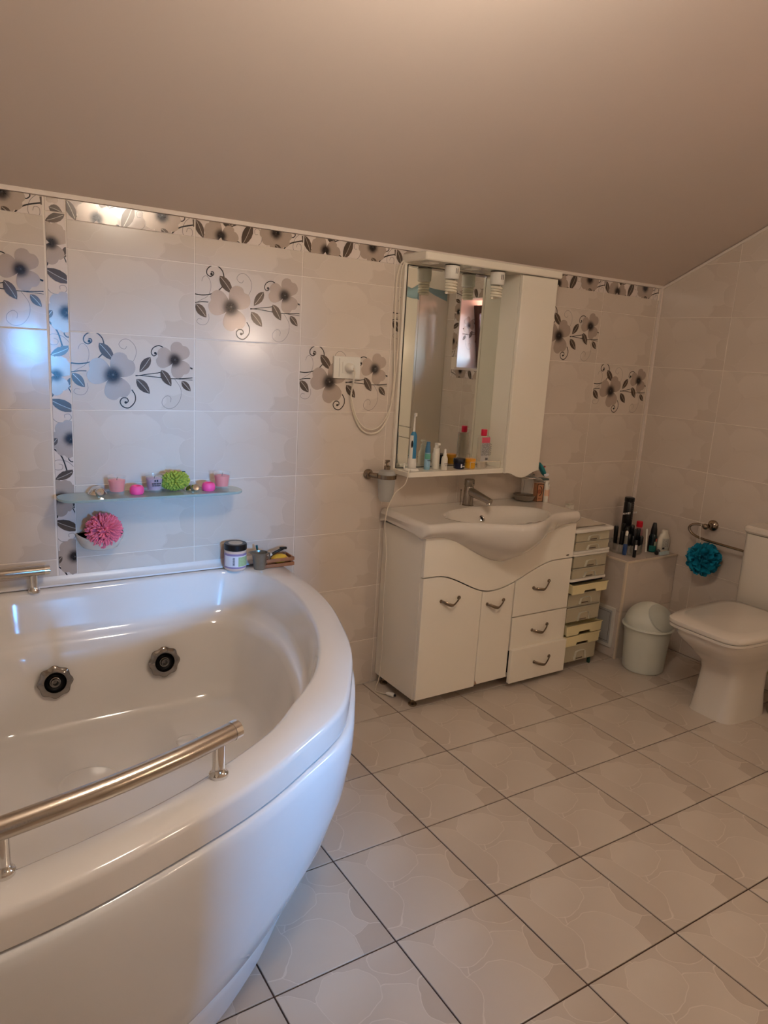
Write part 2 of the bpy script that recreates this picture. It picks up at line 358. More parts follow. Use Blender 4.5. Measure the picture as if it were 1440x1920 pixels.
# ---------------- floral prints
C_DARK, C_TAN, C_LEAF, C_VEIN, C_STEM, C_SILV = lin((38, 28, 26)), lin((178, 160, 146)), lin((92, 76, 64)), lin((196, 184, 170)), lin((32, 20, 18)), lin((150, 140, 132))
class Print:
    def __init__(s, w, h): s.v = []; s.f = []; s.c = []; s.cond = [(-1,0,-.001), (1,0,w-.001), (0,-1,-.001), (0,1,h-.001)]; s.z = .00035
    def poly(s, pts, cols):
        P = [(p[0], p[1]) for p in pts]
        if all(all(a*x+b*y <= c for a, b, c in s.cond) for x, y in P): Q, qc = P, cols
        else:
            Q = clip_poly(P, s.cond); qc = [cols[0]]*len(Q)
        if len(Q) < 3: return
        o = len(s.v); s.v += [(x, y, s.z) for x, y in Q]; s.c += qc; s.f.append(tuple(range(o, o+len(Q))))
    def ribbon(s, pts, w, col, k=5, dots=0, taper=False):
        s.z += .00002; P = crom(pts, k); n = len(P)
        for i in range(n-1):
            if dots and i % 2: continue
            a, b = P[i], P[i+1]; d = (b-a)
            if d.length < 1e-7: continue
            nn = Vector((-d.y, d.x)).normalized(); wa = w*(1-.55*i/n) if taper else w; wb = w*(1-.55*(i+1)/n) if taper else w
            s.poly([a-nn*wa/2, b-nn*wb/2, b+nn*wb/2, a+nn*wa/2], [col]*4)
    def disc(s, c, r, col):
        s.z += .00002; s.poly([(c[0]+r*cos(a*pi/5), c[1]+r*sin(a*pi/5)) for a in range(10)], [col]*10)
    def leaf(s, a, b, w):
        a, b = Vector(a), Vector(b); d = b-a; nn = Vector((-d.y, d.x)).normalized(); s.z += .00003
        T = [0, .12, .3, .5, .7, .88, 1]; S = [0, .55, .92, 1, .8, .4, 0]
        for sg in (1, -1):
            for i in range(6):
                p = [a+d*T[i], a+d*T[i+1], a+d*T[i+1]+nn*sg*S[i+1]*w/2, a+d*T[i]+nn*sg*S[i]*w/2]
                cc = C_LEAF if sg > 0 else tuple(x*.75 for x in C_LEAF)
                s.poly(p if sg > 0 else p[::-1], [cc]*4)
        s.ribbon([a+d*.06, a+d*.5+nn*w*.04, a+d*.9], .0016, C_VEIN, 4)
    def petal(s, c, ang, L, Wd, sq=1.0):
        s.z += .00003; c = Vector(c); t = Vector((cos(ang), sin(ang))); n = Vector((-t.y, t.x))
        half = [(0, .06), (.12, .22), (.35, .42), (.6, .52), (.82, .47), (.96, .32), (1.0, .16), (.94, .04)]
        out = [(x, y) for x, y in half]+[(x, -y) for x, y in reversed(half)]
        out = [Vector((p[0], p[1])) for p in crom([(p[0], p[1]) for p in out], 2)]
        def colr(r):
            k = max(0, min(1, (r-.16)/.36)); k = k*k*(3-2*k); return tuple(C_DARK[i]*(1-k)+C_TAN[i]*k for i in range(3))
        KS = (0, .2, .32, .44, .56, .7, .85, 1)
        for q in range(len(KS)-1):
            k0, k1 = KS[q], KS[q+1]
            for i in range(len(out)-1):
                p = [out[i]*k0, out[i+1]*k0, out[i+1]*k1, out[i]*k1]
                cols = [colr(x.length) for x in p]
                if k0 == 0: p = p[1:]; cols = cols[1:]
                s.poly([c+t*x.x*L+n*x.y*Wd*sq for x in p], cols)
    def flower(s, c, pets, L, Wd):
        for a in pets: s.petal(c, radians(a), L, Wd)
        for i in range(14):
            a = i*2.4; r = L*.16*(1+.4*sin(i*5)); s.ribbon([c, (c[0]+r*cos(a), c[1]+r*sin(a))], .0018, C_DARK, 1)
        s.disc(c, L*.09, tuple(x*.9 for x in C_DARK)); s.disc((c[0]+L*.02, c[1]+L*.02), L*.045, lin((90, 84, 80)))
    def mesh(s, name):
        me = D.meshes.new(name); me.from_pydata(s.v, [], s.f)
        ca = me.color_attributes.new('col', 'FLOAT_COLOR', 'POINT')
        for i, c in enumerate(s.c): ca.data[i].color = (*c, 1)
        me.materials.append(M_PRINT); return me
def P1(x, y):
    return ((x-50)/655*.4, (1-(y-395-(x-50)*.092)/(462-(x-50)*.02))*.25)
p = Print(.403, .25)
def PL(*a): return [P1(*q) for q in a]
p.ribbon(PL((90,500),(98,475),(118,468),(138,495),(143,540),(125,590),(85,615),(62,630)), .0016, C_SILV, 6)
p.ribbon(PL((338,490),(330,505),(310,500),(298,475),(318,450),(350,452),(382,490),(388,540),(365,595)), .0016, C_SILV, 6)
p.ribbon(PL((92,735),(72,730),(62,750),(85,768),(115,765),(133,735),(130,700)), .0016, C_SILV, 6)
p.ribbon(PL((575,842),(578,815),(558,800),(532,820),(530,855),(560,880),(600,872),(632,825),(634,760),(600,700)), .0016, C_SILV, 6)
p.ribbon(PL((50,578),(90,584),(135,580),(180,562),(212,530)), .0034, C_STEM)
p.ribbon(PL((222,480),(212,438),(185,408),(150,403),(122,425),(120,455),(140,470),(158,458),(156,442),(143,442)), .0034, C_STEM)
p.disc(P1(146, 455), .0045, C_STEM)
p.ribbon(PL((50,632),(90,626),(128,628)), .0028, C_STEM)
p.ribbon(PL((383,670),(450,662),(515,655),(530,642)), .0026, C_STEM)
p.ribbon(PL((383,666),(450,674),(530,688),(600,697),(703,697)), .0026, C_STEM)
p.ribbon(PL((600,697),(650,704),(703,711)), .0016, C_STEM)
p.ribbon(PL((362,752),(380,790),(376,830),(345,862),(312,852),(298,822),(312,800),(335,803),(342,822),(330,832)), .0034, C_STEM)
p.disc(P1(328, 828), .0045, C_STEM)
p.ribbon(PL((548,525),(535,502),(508,492),(480,505),(470,532),(482,552),(498,545),(496,532)), .003, C_STEM)
p.disc(P1(492, 536), .004, C_STEM)
p.ribbon(PL((686,632),(703,641)), .005, C_STEM)
p.leaf(P1(195,465), P1(272,574), .034); p.leaf(P1(56,638), P1(118,724), .031); p.leaf(P1(466,560), P1(405,648), .029)
p.leaf(P1(388,688), P1(460,782), .032); p.leaf(P1(640,713), P1(692,780), .024)
p.flower(P1(262, 660), (166, 47, -73), .080, .084)
p.flower(P1(600, 583), (170, 60, -57), .062, .068)
p.leaf(P1(524,640), P1(580,742), .031)
ME_FLORAL = p.mesh('floral_print')
BW = .058
def P2(x, y): return ((x-40)/665*.4035, (1-(y-125-(x-40)*.150)/78)*BW)
p = Print(.4035, BW)
def PL(*a): return [P2(*q) for q in a]
p.ribbon(PL((385,268),(430,250),(436,215),(415,185),(392,188),(395,208),(412,210)), .0018, C_SILV)
p.ribbon(PL((690,215),(650,240),(638,280),(660,305),(690,298),(690,272),(668,265),(660,280)), .0018, C_SILV)
p.ribbon(PL((80,185),(104,212)), .004, C_STEM, 2)
p.ribbon(PL((230,172),(285,160),(350,158)), .0028, C_STEM, 3)
p.ribbon(PL((566,297),(590,275),(630,258),(704,252)), .0042, C_STEM)
p.ribbon(PL((645,205),(650,225),(632,234),(619,220),(626,204),(637,212)), .0032, C_STEM)
p.ribbon(PL((300,256),(298,240),(282,236),(274,250)), .0032, C_STEM)
p.ribbon(PL((700,228),(704,260)), .008, C_LEAF, 2)
p.leaf(P2(44,128), P2(86,210), .028); p.leaf(P2(200,132), P2(250,168), .030)
p.flower(P2(190, 205), (140, 178, -15), .062, .060)
p.petal(P2(190, 205), radians(20), .052, .05)
p.flower(P2(525, 208), (203, -20, 100), .062, .060)
p.petal(P2(525, 208), radians(-85), .06, .055)
p.leaf(P2(373,162), P2(315,256), .036)
p.leaf(P2(520,260), P2(566,298), .02)
ME_BORDER = p.mesh('floral_print')

# back wall tiles
X0, ZJ = -.1795, 1.708
GW = .0013
VB0, VB1 = -.2385, -.1825             # vertical border strip
rowz = [ZJ-k*TH for k in range(-1, 7)]   # lower edges
def back_tile(x0, zlow, conds, decor=False):
    poly = clip_poly([(GW, GW), (TW-GW, GW), (TW-GW, TH-GW), (GW, TH-GW)], conds)
    if len(poly) < 3: return
    xs = [q[0] for q in poly]; ys = [q[1] for q in poly]
    if max(xs)-min(xs) < .006 or max(ys)-min(ys) < .006: return
    t = put_tile('wall_tile', tile_mesh(poly, M_WALLT), wall_back, (x0, 0, zlow), 'back')
    if decor:
        o = D.objects.new('floral_print', ME_FLORAL); COL.objects.link(o); o.parent = t
ZB = 1.7945                           # lower edge of top border
for c in range(-2, 8):
    x0 = X0+c*TW if c >= 0 else VB0-.004+(c+1)*TW-TW
    for zl in rowz+[ZJ-7*TH]:
        cond = [(-1, 0, x0-XL), (1, 0, RX-.004-x0), (0, 1, ZB-.001-zl), (0, -1, zl-.001)]
        dec = (c, round((ZJ-zl)/TH)) in ((-1, 1), (0, 2), (1, 1), (2, 2), (3, 1), (4, 2), (5, 1), (6, 2))
        if zl < .2 and c <= 0: continue
        back_tile(x0, zl, cond, dec)
def border_piece(loc, frame, spin, parent, L=.4035):
    poly = [(0,0), (L,0), (L,BW), (0,BW)]
    t = put_tile('border_tile', tile_mesh(poly, M_PALE), parent, loc, frame, spin)
    if L > .4:
        o = D.objects.new('floral_print', ME_BORDER); COL.objects.link(o); o.parent = t
    return t
for c in range(0, 7): border_piece((X0+c*TW+.0015, -.0008, ZB), 'back', 0, wall_back)
for c in (-1, -2): border_piece((VB0-.004+c*TW+.0015, -.0008, ZB), 'back', 0, wall_back)
for k in range(4):
    zt = 1.408+.400*(1-k)
    if k == 0: zt = 1.8095
    t = border_piece(((VB0), -.0008, zt), 'back', -pi/2, wall_back)
# small cut piece at the very top of the vertical strip, with a leaf
t = put_tile('border_tile', tile_mesh([(0,0), (.040,0), (.040,BW), (0,BW)], M_PALE), wall_back, (VB0, -.0008, 1.8515), 'back', -pi/2)
q = Print(.040, BW); q.petal((-.01, .022), 0, .026, .034); q.leaf((.028, .012), (.039, .05), .028)
o = D.objects.new('floral_print', q.mesh('floral_print')); COL.objects.link(o); o.parent = t

# right wall tiles (local x runs from the corner towards the viewer)
for c in range(0, 5):
    for zl in [ZJ-k*TH for k in range(-4, 7)]+[ZJ-7*TH]:
        y0 = -.006-c*TW
        conds = [(0, -1, zl-.001), (0, 1, ZTOP-zl)]
        # below the slope: z <= Z0C + SL*(-y) ; -y = x_local - y0
        conds.append((-SL, 1, Z0C-.014+SL*(-y0)-zl))
        conds.append((1, 0, 1.86+y0+.0))          # stops at the tall cabinet
        base = clip_poly([(GW, GW), (TW-GW, GW), (TW-GW, TH-GW), (GW, TH-GW)], conds)
        if len(base) < 3: continue
        # window opening with its border, in local coordinates
        a0, a1, b0, b1 = -WY1+y0-.0, -WY0+y0+.06, WZ0-zl-.06, WZ1-zl+.06
        regs = [[(1, 0, a0)], [(-1, 0, -a1)], [(-1, 0, -a0), (1, 0, a1), (0, 1, b0)], [(-1, 0, -a0), (1, 0, a1), (0, -1, -b1)]]
        if a0 >= TW or a1 <= 0 or b0 >= TH or b1 <= 0: regs = [[]]
        for rg in regs:
            poly = clip_poly(base, rg) if rg else base
            if len(poly) < 3: continue
            xs = [q_[0] for q_ in poly]; ys = [q_[1] for q_ in poly]
            if max(xs)-min(xs) < .006 or max(ys)-min(ys) < .006: continue
            put_tile('wall_tile', tile_mesh(poly, M_WALLT), wall_right, (RX, y0, zl), 'right')
# window_1: reveal tiles, frame, open wooden sash, floral border
win = thing('window_1', 'small deep-set window with a brown wooden frame, reflected in the mirror', 'window', (RX, (WY0+WY1)/2, WZ0), kind='structure')
mb = MB().box(RX, RX+RD-.03, WY0-.002, WY0+.006, WZ0, WZ1); part('window_reveal', mb, M_PALE, win, smooth=False)
mb = MB().box(RX, RX+RD-.03, WY1-.006, WY1+.002, WZ0, WZ1); part('window_reveal', mb, M_PALE, win, smooth=False)
mb = MB().box(RX, RX+RD-.03, WY0, WY1, WZ0-.002, WZ0+.008).box(RX-.006, RX+.004, WY0-.01, WY1+.01, WZ0-.008, WZ0+.008)
part('window_sill', mb, M_PALE, win, smooth=False)
o = D.objects.new('floral_print', ME_FLORAL); COL.objects.link(o); o.parent = win
o.matrix_local = Matrix.Translation((.01, WY0+.0065-(WY0+WY1)/2, .13)) @ Euler((pi/2, 0, pi)).to_matrix().to_4x4() @ Matrix.Translation((-.34, 0, 0)) @ Matrix.Diagonal((.8, 1, 1, 1))
M_WOOD = mat('dark_brown_wood', (70, 36, 24), .45, bump=.1, bscale=80, var=.25, vscale=30)
x1 = RX+RD-.03
mb = MB()
for a in ((WY0, WY0+.03, WZ0, WZ1), (WY1-.03, WY1, WZ0, WZ1), (WY0+.03, WY1-.03, WZ0, WZ0+.03), (WY0+.03, WY1-.03, WZ1-.03, WZ1)):
    mb.box(x1-.02, x1+.025, a[0], a[1], a[2], a[3], .003)
part('window_frame', mb, M_WOOD, win)
sash = part('tilted_sash', MB(), M_WOOD, win)
def tilt(x, z):   # the sash leans into the room at its top
    return x-(z-WZ0)*.16
mb = MB(); y0s, y1s, z0s, z1s = WY0+.012, WY1-.012, WZ0+.012, WZ1-.035
for a in ((y0s, y0s+.055, z0s, z1s), (y1s-.055, y1s, z0s, z1s), (y0s+.055, y1s-.055, z0s, z0s+.055), (y0s+.055, y1s-.055, z1s-.055, z1s)):
    q = MB().box(2.868, 2.915, a[0], a[1], a[2], a[3], .003); q.v = [(tilt(x, z), y, z) for x, y, z in q.v]; mb.add(q.v, q.f)
sash.data = _mesh('tilted_sash', mb, M_WOOD, ORG[win.name], True)
q = MB().box(2.890, 2.894, y0s+.05, y1s-.05, z0s+.05, z1s-.05); q.v = [(tilt(x, z), y, z) for x, y, z in q.v]
part('pane', q, mat('thin_pane', (235, 242, 240), .03, alpha=.12, var=0), sash, smooth=False)
solo('sky_blocker', MB().box(RX+RD, RX+RD+BLOCKER_LEN, WY0-.8, WY1+.8, WZ1+.03, WZ1+.10), mat('blocker_surface', (120, 96, 78), .8), (RX+RD, WY0, WZ1+.03), 'added unseen slab above the small window, blocking high sky light', 'light blocker', kind='structure', smooth=False)  # unseen slab added outside to keep steep sky light out
# floral border round the opening (right wall frame: local x = -y)
for z in (WZ0-BW-.009, WZ1+.004):
    t = put_tile('border_tile', tile_mesh([(0,0), (.4035,0), (.4035,BW), (0,BW)], M_PALE), wall_right, (RX, WY1, z), 'right')
    o = D.objects.new('floral_print', ME_BORDER); COL.objects.link(o); o.parent = t
t = put_tile('border_tile', tile_mesh([(0,0), (.4035,0), (.4035,BW), (0,BW)], M_PALE), wall_right, (RX, WY0-.002, WZ1+.002), 'right', -pi/2)
o = D.objects.new('floral_print', ME_BORDER); COL.objects.link(o); o.parent = t

# ------------------------------------------------------------------ corner bathtub
def half_sym(pts): return pts+[(b, a) for a, b in reversed(pts[:-1])]
O_ = half_sym([(1.527,0), (1.527,.14), (1.520,.34), (1.492,.525), (1.440,.70), (1.375,.87), (1.29,1.02), (1.178,1.178)])
B_ = half_sym([(1.45,0), (1.45,.13), (1.445,.3), (1.425,.47), (1.385,.64), (1.31,.80), (1.20,.95), (1.075,1.075)])
I_ = half_sym([(.42,.10), (.60,.062), (.9,.058), (1.2,.056), (1.32,.068), (1.395,.13), (1.425,.25), (1.417,.435), (1.338,.717), (1.215,.952), (1.075,1.105)])
OC = [(p.x, p.y) for p in crom(O_, 6)]; BC = [(p.x, p.y) for p in crom(B_, 6)]; IC = [(p.x, p.y) for p in crom(I_, 6, True)]
def wxy(p): return (XL+.001+p[0], -.001-p[1])
CT = (.70, .70)
def cast(poly, ang):
    dx, dy = cos(ang), sin(ang); best = None
    for i in range(len(poly)):
        ax, ay = poly[i-1]; bx, by = poly[i]; ex, ey = bx-ax, by-ay; den = dx*ey-dy*ex
        if abs(den) < 1e-12: continue
        t = ((ax-CT[0])*ey-(ay-CT[1])*ex)/den; u = ((ax-CT[0])*dy-(ay-CT[1])*dx)/den
        if t > 0 and -1e-9 <= u <= 1+1e-9 and (best is None or t > best): best = t
    return best
angs = sorted([2*pi*i/120-pi for i in range(120)]+[math.atan2(c[1]-CT[1], c[0]-CT[0]) for c in ((0,0), (1.527,0), (0,1.527))])
OP = [(0,0)]+OC
def ring(poly, z, k=1.0, add=0.0, zf=None):
    out = []
    for a in angs:
        r = cast(poly, a)*k+add; x, y = CT[0]+r*cos(a), CT[1]+r*sin(a)
        x, y = max(0, x), max(0, y); X, Y = wxy((x, y)); out.append((X, Y, z))
    return out
tub = thing('corner_bathtub', 'large white corner whirlpool bath with curved apron panel', 'bathtub', (XL+.7, -.7, 0))
rings = [ring(OP, .556), ring(OP, .604), ring(OP, .614, add=-.003), ring(OP, .620, add=-.011), ring(IC, .620, add=.012), ring(IC, .617, add=.004), ring(IC, .608),
         ring(IC, .585, .990), ring(IC, .50, .962), ring(IC, .475, .95), ring(IC, .462, .925), ring(IC, .45, .905), ring(IC, .42, .89), ring(IC, .33, .855), ring(IC, .25, .825), ring(IC, .205, .80), ring(IC, .183, .76),
         ring(IC, .175, .70), ring(IC, .17, .45), ring(IC, .17, .15)]
part('tub_shell', MB().loft(rings, cap0=False), M_ACRYL, tub, smooth=50)
def oline(f, z, s=1.0):
    out = []
    for o_, b_ in zip(OC, BC):
        x = o_[0]+(b_[0]-o_[0])*f; y = o_[1]+(b_[1]-o_[1])*f
        x = max(0, x-(1-s)*x); y = max(0, y-(1-s)*y); X, Y = wxy((x, y)); out.append((X, Y, z))
    return out
rs = [oline(.14, .558), oline(.14, .552), oline(-.02, .550), oline(-.09, .541), oline(-.11, .52), oline(-.10, .47), oline(.02, .36), oline(.32, .22), oline(.62, .13), oline(.86, .098), oline(.93, .092), oline(.90, .085), oline(.93, .06), oline(1.0, .0)]
part('apron_panel', MB().loft(rs, False, False, closed=False), mat('apron_acrylic', (226, 224, 222), .16, coat=.4, var=.01), tub, smooth=60)
part('screw_cap', MB().sphere((.262, -.872, .10), .009, (1,1,1), 10, 6), M_WHITEP, tub)
Rn = Matrix.Rotation(pi/2-.12, 4, 'X')
for jx, jy, jz in ((-.287, -.163, .343), (.066, -.163, .347)):
    mt = Matrix.Translation((jx, jy, jz)) @ Rn
    mb = MB(); n = 48; pr_ = [(.030, .000), (.052, .000), (.053, .006), (.047, .012), (.034, .014), (.031, .010), (.030, -.004)]
    rings = []
    for r, z in pr_:
        rings.append([mt @ Vector(((r*(1+(.055*cos(8*2*pi*i/n) if r > .045 else 0)))*cos(2*pi*i/n), (r*(1+(.055*cos(8*2*pi*i/n) if r > .045 else 0)))*sin(2*pi*i/n), z)) for i in range(n)])
    j = part('whirlpool_jet', mb.loft(rings, False, False), mat('jet_chrome', (150, 145, 140), .15, metal=1), tub)
    part('jet_cup', MB().lathe([(.031, .008), (.028, .002), (.020, -.002), (.004, -.002)], (0,0,0), 24, mt, cap0=False), M_BLACK, j)
    part('jet_nozzle', MB().lathe([(.017, -.001), (.017, .008), (.014, .009), (.0125, .014), (.009, .015), (.008, .004)], (0,0,0), 20, mt, cap0=False), mat('dark_chrome', (120, 116, 112), .2, metal=1), j)
part('drain_cover', MB().lathe([(.001, .176), (.030, .176), (.036, .1735), (.038, .170)], (.07, -.42, 0), 28, cap0=False), M_ACRYL, tub)
part('drain_cover', MB().lathe([(.001, .174), (.075, .174), (.085, .172), (.09, .169)], (-.25, -.52, 0), 32, cap0=False), M_ACRYL, tub)
def rail(pts, posts, r, tubp):
    P = crom(pts, 8); e = [P[0]+(P[0]-P[1]).normalized()*.001]
    rr = part('handrail', MB().tube(P, r, 18), M_STEEL, tubp)
    part('rail_cap', MB().tube([P[0]+(P[0]-P[1]).normalized()*.004, P[0]-(P[0]-P[1]).normalized()*.012], r*1.05, 18), M_CHROME, rr)
    for x, y, z in posts:
        part('rail_post', MB().lathe([(.019, .620), (.019, .626), (.0145, .630), (.0125, .640), (.0125, z-.01), (.013, z)], (x, y, 0), 18), M_CHROME, rr)
rail([(-.112,-1.302,.70), (-.153,-1.318,.70), (-.245,-1.352,.70), (-.376,-1.390,.70), (-.54,-1.424,.70), (-.66,-1.440,.70)], [(-.153,-1.320,.70), (-.54,-1.424,.70)], .0185, tub)
rail([(-.278,-.052,.69), (-.325,-.052,.69), (-.5,-.052,.69), (-.7,-.052,.69)], [(-.322,-.052,.69), (-.66,-.052,.69)], .0165, tub)
solo('trim_4', MB().prism([(-.001, .622), (-.028, .622), (-.028, .628), (-.010, .634), (-.006, .640), (-.001, .650)], XL, .60, 'x'), mat('white_edge_strip', (226, 220, 214), .25), (0,0,0), 'white plastic sealing strip between bath and tiles', 'trim', kind='structure')

# ------------------------------------------------------------------ glass shelf and what stands on it
SZ = .9335
sh = thing('glass_shelf', 'long frosted glass wall shelf above the bath holding candles', 'shelf', (.06, -.06, .925))
part('shelf_glass', MB().prism([(p[0], p[1]) for p in rrect(-.245, .375, -.135, -.0055, .055, 8)], .925, SZ, 'z', .001), M_FROST, sh, smooth=30)
for x in (-.115, .205):
    b = part('chrome_bracket', MB().lathe([(.033*cos(a_), .9215+.037*sin(a_)) for a_ in [i_*pi/2/9 for i_ in range(9)]]+[(.001, .9585)], (x, -.034, 0), 28, cap1=False), M_CHROME, sh)
    part('clamp_cap', MB().lathe([(.0135, 0), (.0145, .010), (.0135, .022), (.011, .025), (.001, .0255)], (x, -.060, .942), 22, Matrix.Rotation(pi/2-.25, 4, 'X'), cap1=False), M_CHROME, b)
def candle(x, wax, label, y=-.062):
    c = thing('glass_candle', label, 'candle', (x, y, SZ+.0006), 'candles in clear glass cups on the shelf')
    H, r0, r1 = .062, .025, .031
    part('glass_cup', MB().lathe([(.001, .0), (r0-.002, 0), (r0, .002), (r1, H), (r1-.0022, H), (r0-.002, .010), (.001, .008)], (0,0,0), 28, cap0=False, cap1=False), M_GLASS, c, local=True)
    part('wax', MB().lathe([(.001, .0105), (r0-.0035, .0105), (r1-.0040, .048), (r1-.008, .049), (.001, .047)], (0,0,0), 24, cap0=False, cap1=False), wax, c, local=True)
    part('wick', MB().tube([(0,0,.047), (.001,0,.053), (.003,0,.058)], .0009, 6), M_DARK, c, local=True)
    return c
W_CORAL = mat('coral_wax', (246, 118, 108), .5, var=.03)
candle(-.058, W_CORAL, 'coral pink candle in glass cup beside the first chrome bracket')
c2 = candle(.066, mat('mauve_wax', (186, 142, 160), .5), 'mauve candle in printed glass cup beside the green puff')
candle(.308, W_CORAL, 'coral pink candle in glass cup alone at the rounded shelf end')
def text(name, words, size, loc, rot, m, parent, local=False, depth=.0002, sx=1.0, align='CENTER'):
    """print too small to read in the photograph: ink marks, words given by their letter counts"""
    n = sum(words)+len(words)-1
    rs = random.Random(n*7+int(size*1e5)); mb = MB(); w = size*.58
    x = -n*w/2 if align == 'CENTER' else 0
    for k in words:
        for _ in range(k):
            h = size*rs.uniform(.38, .62); mb.box(x+w*.10, x+w*rs.uniform(.62, .86), -h/2, h/2, 0, max(depth, .0002)); x += w
        x += w
    o = D.objects.new(name, _mesh(name, mb, m, (0,0,0), False)); COL.objects.link(o); o.parent = parent
    org = (0,0,0) if local else ORG[parent.name]
    o.location = Vector(loc)-Vector(org); o.rotation_euler = rot; o.scale = (sx, 1, 1); return o
M_INK = mat('dark_ink', (40, 36, 44), .6, var=0)
M_INKW = mat('white_ink', (225, 222, 215), .6, var=0)
text('print_marks', (2,), .013, (0, -.0292, .044), (pi/2, 0, 0), M_INK, c2, True)
text('print_marks', (6,), .009, (0, -.0284, .034), (pi/2, 0, 0), M_INK, c2, True)
text('print_marks', (7,), .007, (0, -.0276, .027), (pi/2, 0, 0), M_INK, c2, True)
M_PINKW = mat('hot_pink_wax', (255, 84, 150), .45)
def tealight(x, y, label):
    mb = MB().lathe([(.001, 0), (.020, 0), (.0235, .006), (.023, .020), (.019, .027), (.014, .029), (.010, .025), (.001, .024)], (x,y,SZ+.0004), 20, cap0=False, cap1=False)
    mb.tube([(x,y,SZ+.022), (x,y,SZ+.029)], .0012, 6)
    return solo('pink_tealight', mb, M_PINKW, (x, y, SZ+.0004), label, 'candle', 'hot pink tea lights on the glass shelf')
tealight(.004, -.075, 'hot pink tea light between the coral and the mauve candle')
tealight(.252, -.080, 'hot pink tea light in front of the second chrome bracket')
def tuft(c, R, n, r, m, name, label, cat, sz=(1,1,1), tip=1.0, jit=.25, seg=2, group=None, flat=0):
    mb = MB(); random.seed(n)
    mb.sphere(Vector(c), R*.55, sz, 14, 9)
    for i in range(n):
        z = 1-2*(i+.5)/n; a = i*2.399963; rr = math.sqrt(1-z*z)
        d = Vector((rr*cos(a), rr*sin(a), z))
        d2 = (d+Vector((random.uniform(-jit, jit), random.uniform(-jit, jit), random.uniform(-jit, jit)))).normalized()
        L = R*random.uniform(.88, 1.05); dd = Vector((d.x*sz[0], d.y*sz[1], d.z*sz[2])); d2 = Vector((d2.x*sz[0], d2.y*sz[1], d2.z*sz[2]))
        p0 = Vector(c)+dd*R*.4; p2 = Vector(c)+d2*L; p1 = (p0+p2)/2+Vector((random.uniform(-1,1), random.uniform(-1,1), random.uniform(-1,1)))*R*.05
        mb.tube([p0, p1, p2, p2+(p2-p1).normalized()*r*.8], [r*.9, r, r*tip, r*.4], 5)
    return solo(name, mb, m, (c[0], c[1], c[2]-R*sz[2]), label, cat, group, smooth=60)
tuft((.137, -.066, SZ+.038), .044, 300, .0035, mat('lime_chenille', (160, 168, 60), .85, var=.1), 'bath_puff', 'lime green chenille bath puff on the glass shelf', 'bath puff', (1.12, .6, .76), 1.25, .12)
part_leaf = solo('dark_green_clip', MB().box(.163, .178, -.052, -.044, SZ+.055, SZ+.068, .002), mat('dark_green_plastic', (30, 62, 50), .4), (.17, -.048, SZ+.055), 'tiny dark green clip behind the lime puff', 'clip')
# soap dish with pink pouf
sd = thing('wall_soap_dish', 'white ceramic wall soap dish below the glass shelf', 'soap dish', (-.105, -.045, .74))
rings = []
for k, (f, z, th) in enumerate(((.45, .735, 0), (.75, .745, 0), (.95, .765, 0), (1.0, .782, 0), (.96, .784, 0), (.86, .768, 0), (.5, .752, 0), (.1, .750, 0))):
    rg = []
    for i in range(25):
        a = pi*i/24; x = -.105+.078*f*cos(a)*(1); y = -.0015-(.085*f*(sin(a)**.8)); rg.append((x, y, z+(.010*abs(cos(a))**3 if 2 <= k <= 4 else 0)))
    rings.append(rg)
part('dish', MB().loft(rings, True, True), M_CERAM, sd, smooth=60)
tuft((-.103, -.062, .812), .058, 520, .0032, mat('pink_mesh_yarn', (240, 122, 142), .85, var=.15), 'bath_pouf', 'round pink tufted bath pouf resting in the white soap dish', 'bath puff', (1, .8, 1), .9, .2)

# jar, pitcher and crate on the bath rim
DZ = .6204
jar = thing('cream_jar', 'large round cosmetic jar with black lid and lilac label on bath rim', 'jar', (.367, -.052, DZ))
part('jar_body', MB().lathe([(.001, 0), (.036, 0), (.041, .006), (.041, .074), (.036, .080), (.001, .080)], n=32, cap0=False, cap1=False), mat('peach_cream', (226, 196, 176), .25, coat=.3), jar, local=True)
part('lid', MB().lathe([(.0405, .078), (.0425, .080), (.0425, .099), (.040, .102), (.001, .102)], n=32, cap0=False, cap1=False), M_BLACK, jar, local=True)
part('lid_label', MB().lathe([(.001, .1026), (.026, .1026), (.0265, .102)], n=28, cap0=False, cap1=False), mat('grey_paper', (190, 180, 165), .6), jar, local=True)
def wrap(r, a0, a1, z0, z1, n=14, c=(0,0)):
    mb = MB(); rg = [[(c[0]+r*cos(a0+(a1-a0)*i/n), c[1]+r*sin(a0+(a1-a0)*i/n), z) for i in range(n+1)] for z in (z0, z1)]
    return mb.loft(rg, False, False, closed=False)
part('label_band', wrap(.0414, 0, 2*pi, .012, .068, 40), mat('lilac_label', (150, 128, 165), .5), jar, local=True)
part('label_paper', wrap(.0417, radians(-175), radians(-20), .018, .060), mat('white_label', (224, 220, 224), .5, var=0), jar, local=True)
part('label_leaves', wrap(.0420, radians(-95), radians(-28), .020, .056), mat('pale_green_label', (170, 190, 140), .5, var=.25, vscale=120), jar, local=True)
mb = MB()
for k in range(8): q_ = wrap(.0421, radians(-124+.5*(k % 2)), radians(-113), .024+k*.004, .0262+k*.004, 3); mb.add(q_.v, q_.f)
part('barcode', mb, M_INK, jar, local=True)
M_PEWT = mat('pewter', (150, 148, 140), .32, metal=.9, bump=.3, bscale=60, var=.15, vscale=40)
pt = thing('metal_pitcher', 'small dull metal pitcher standing between jar and wooden crate', 'pitcher', (.452, -.085, DZ))
mb = MB(); rings = []
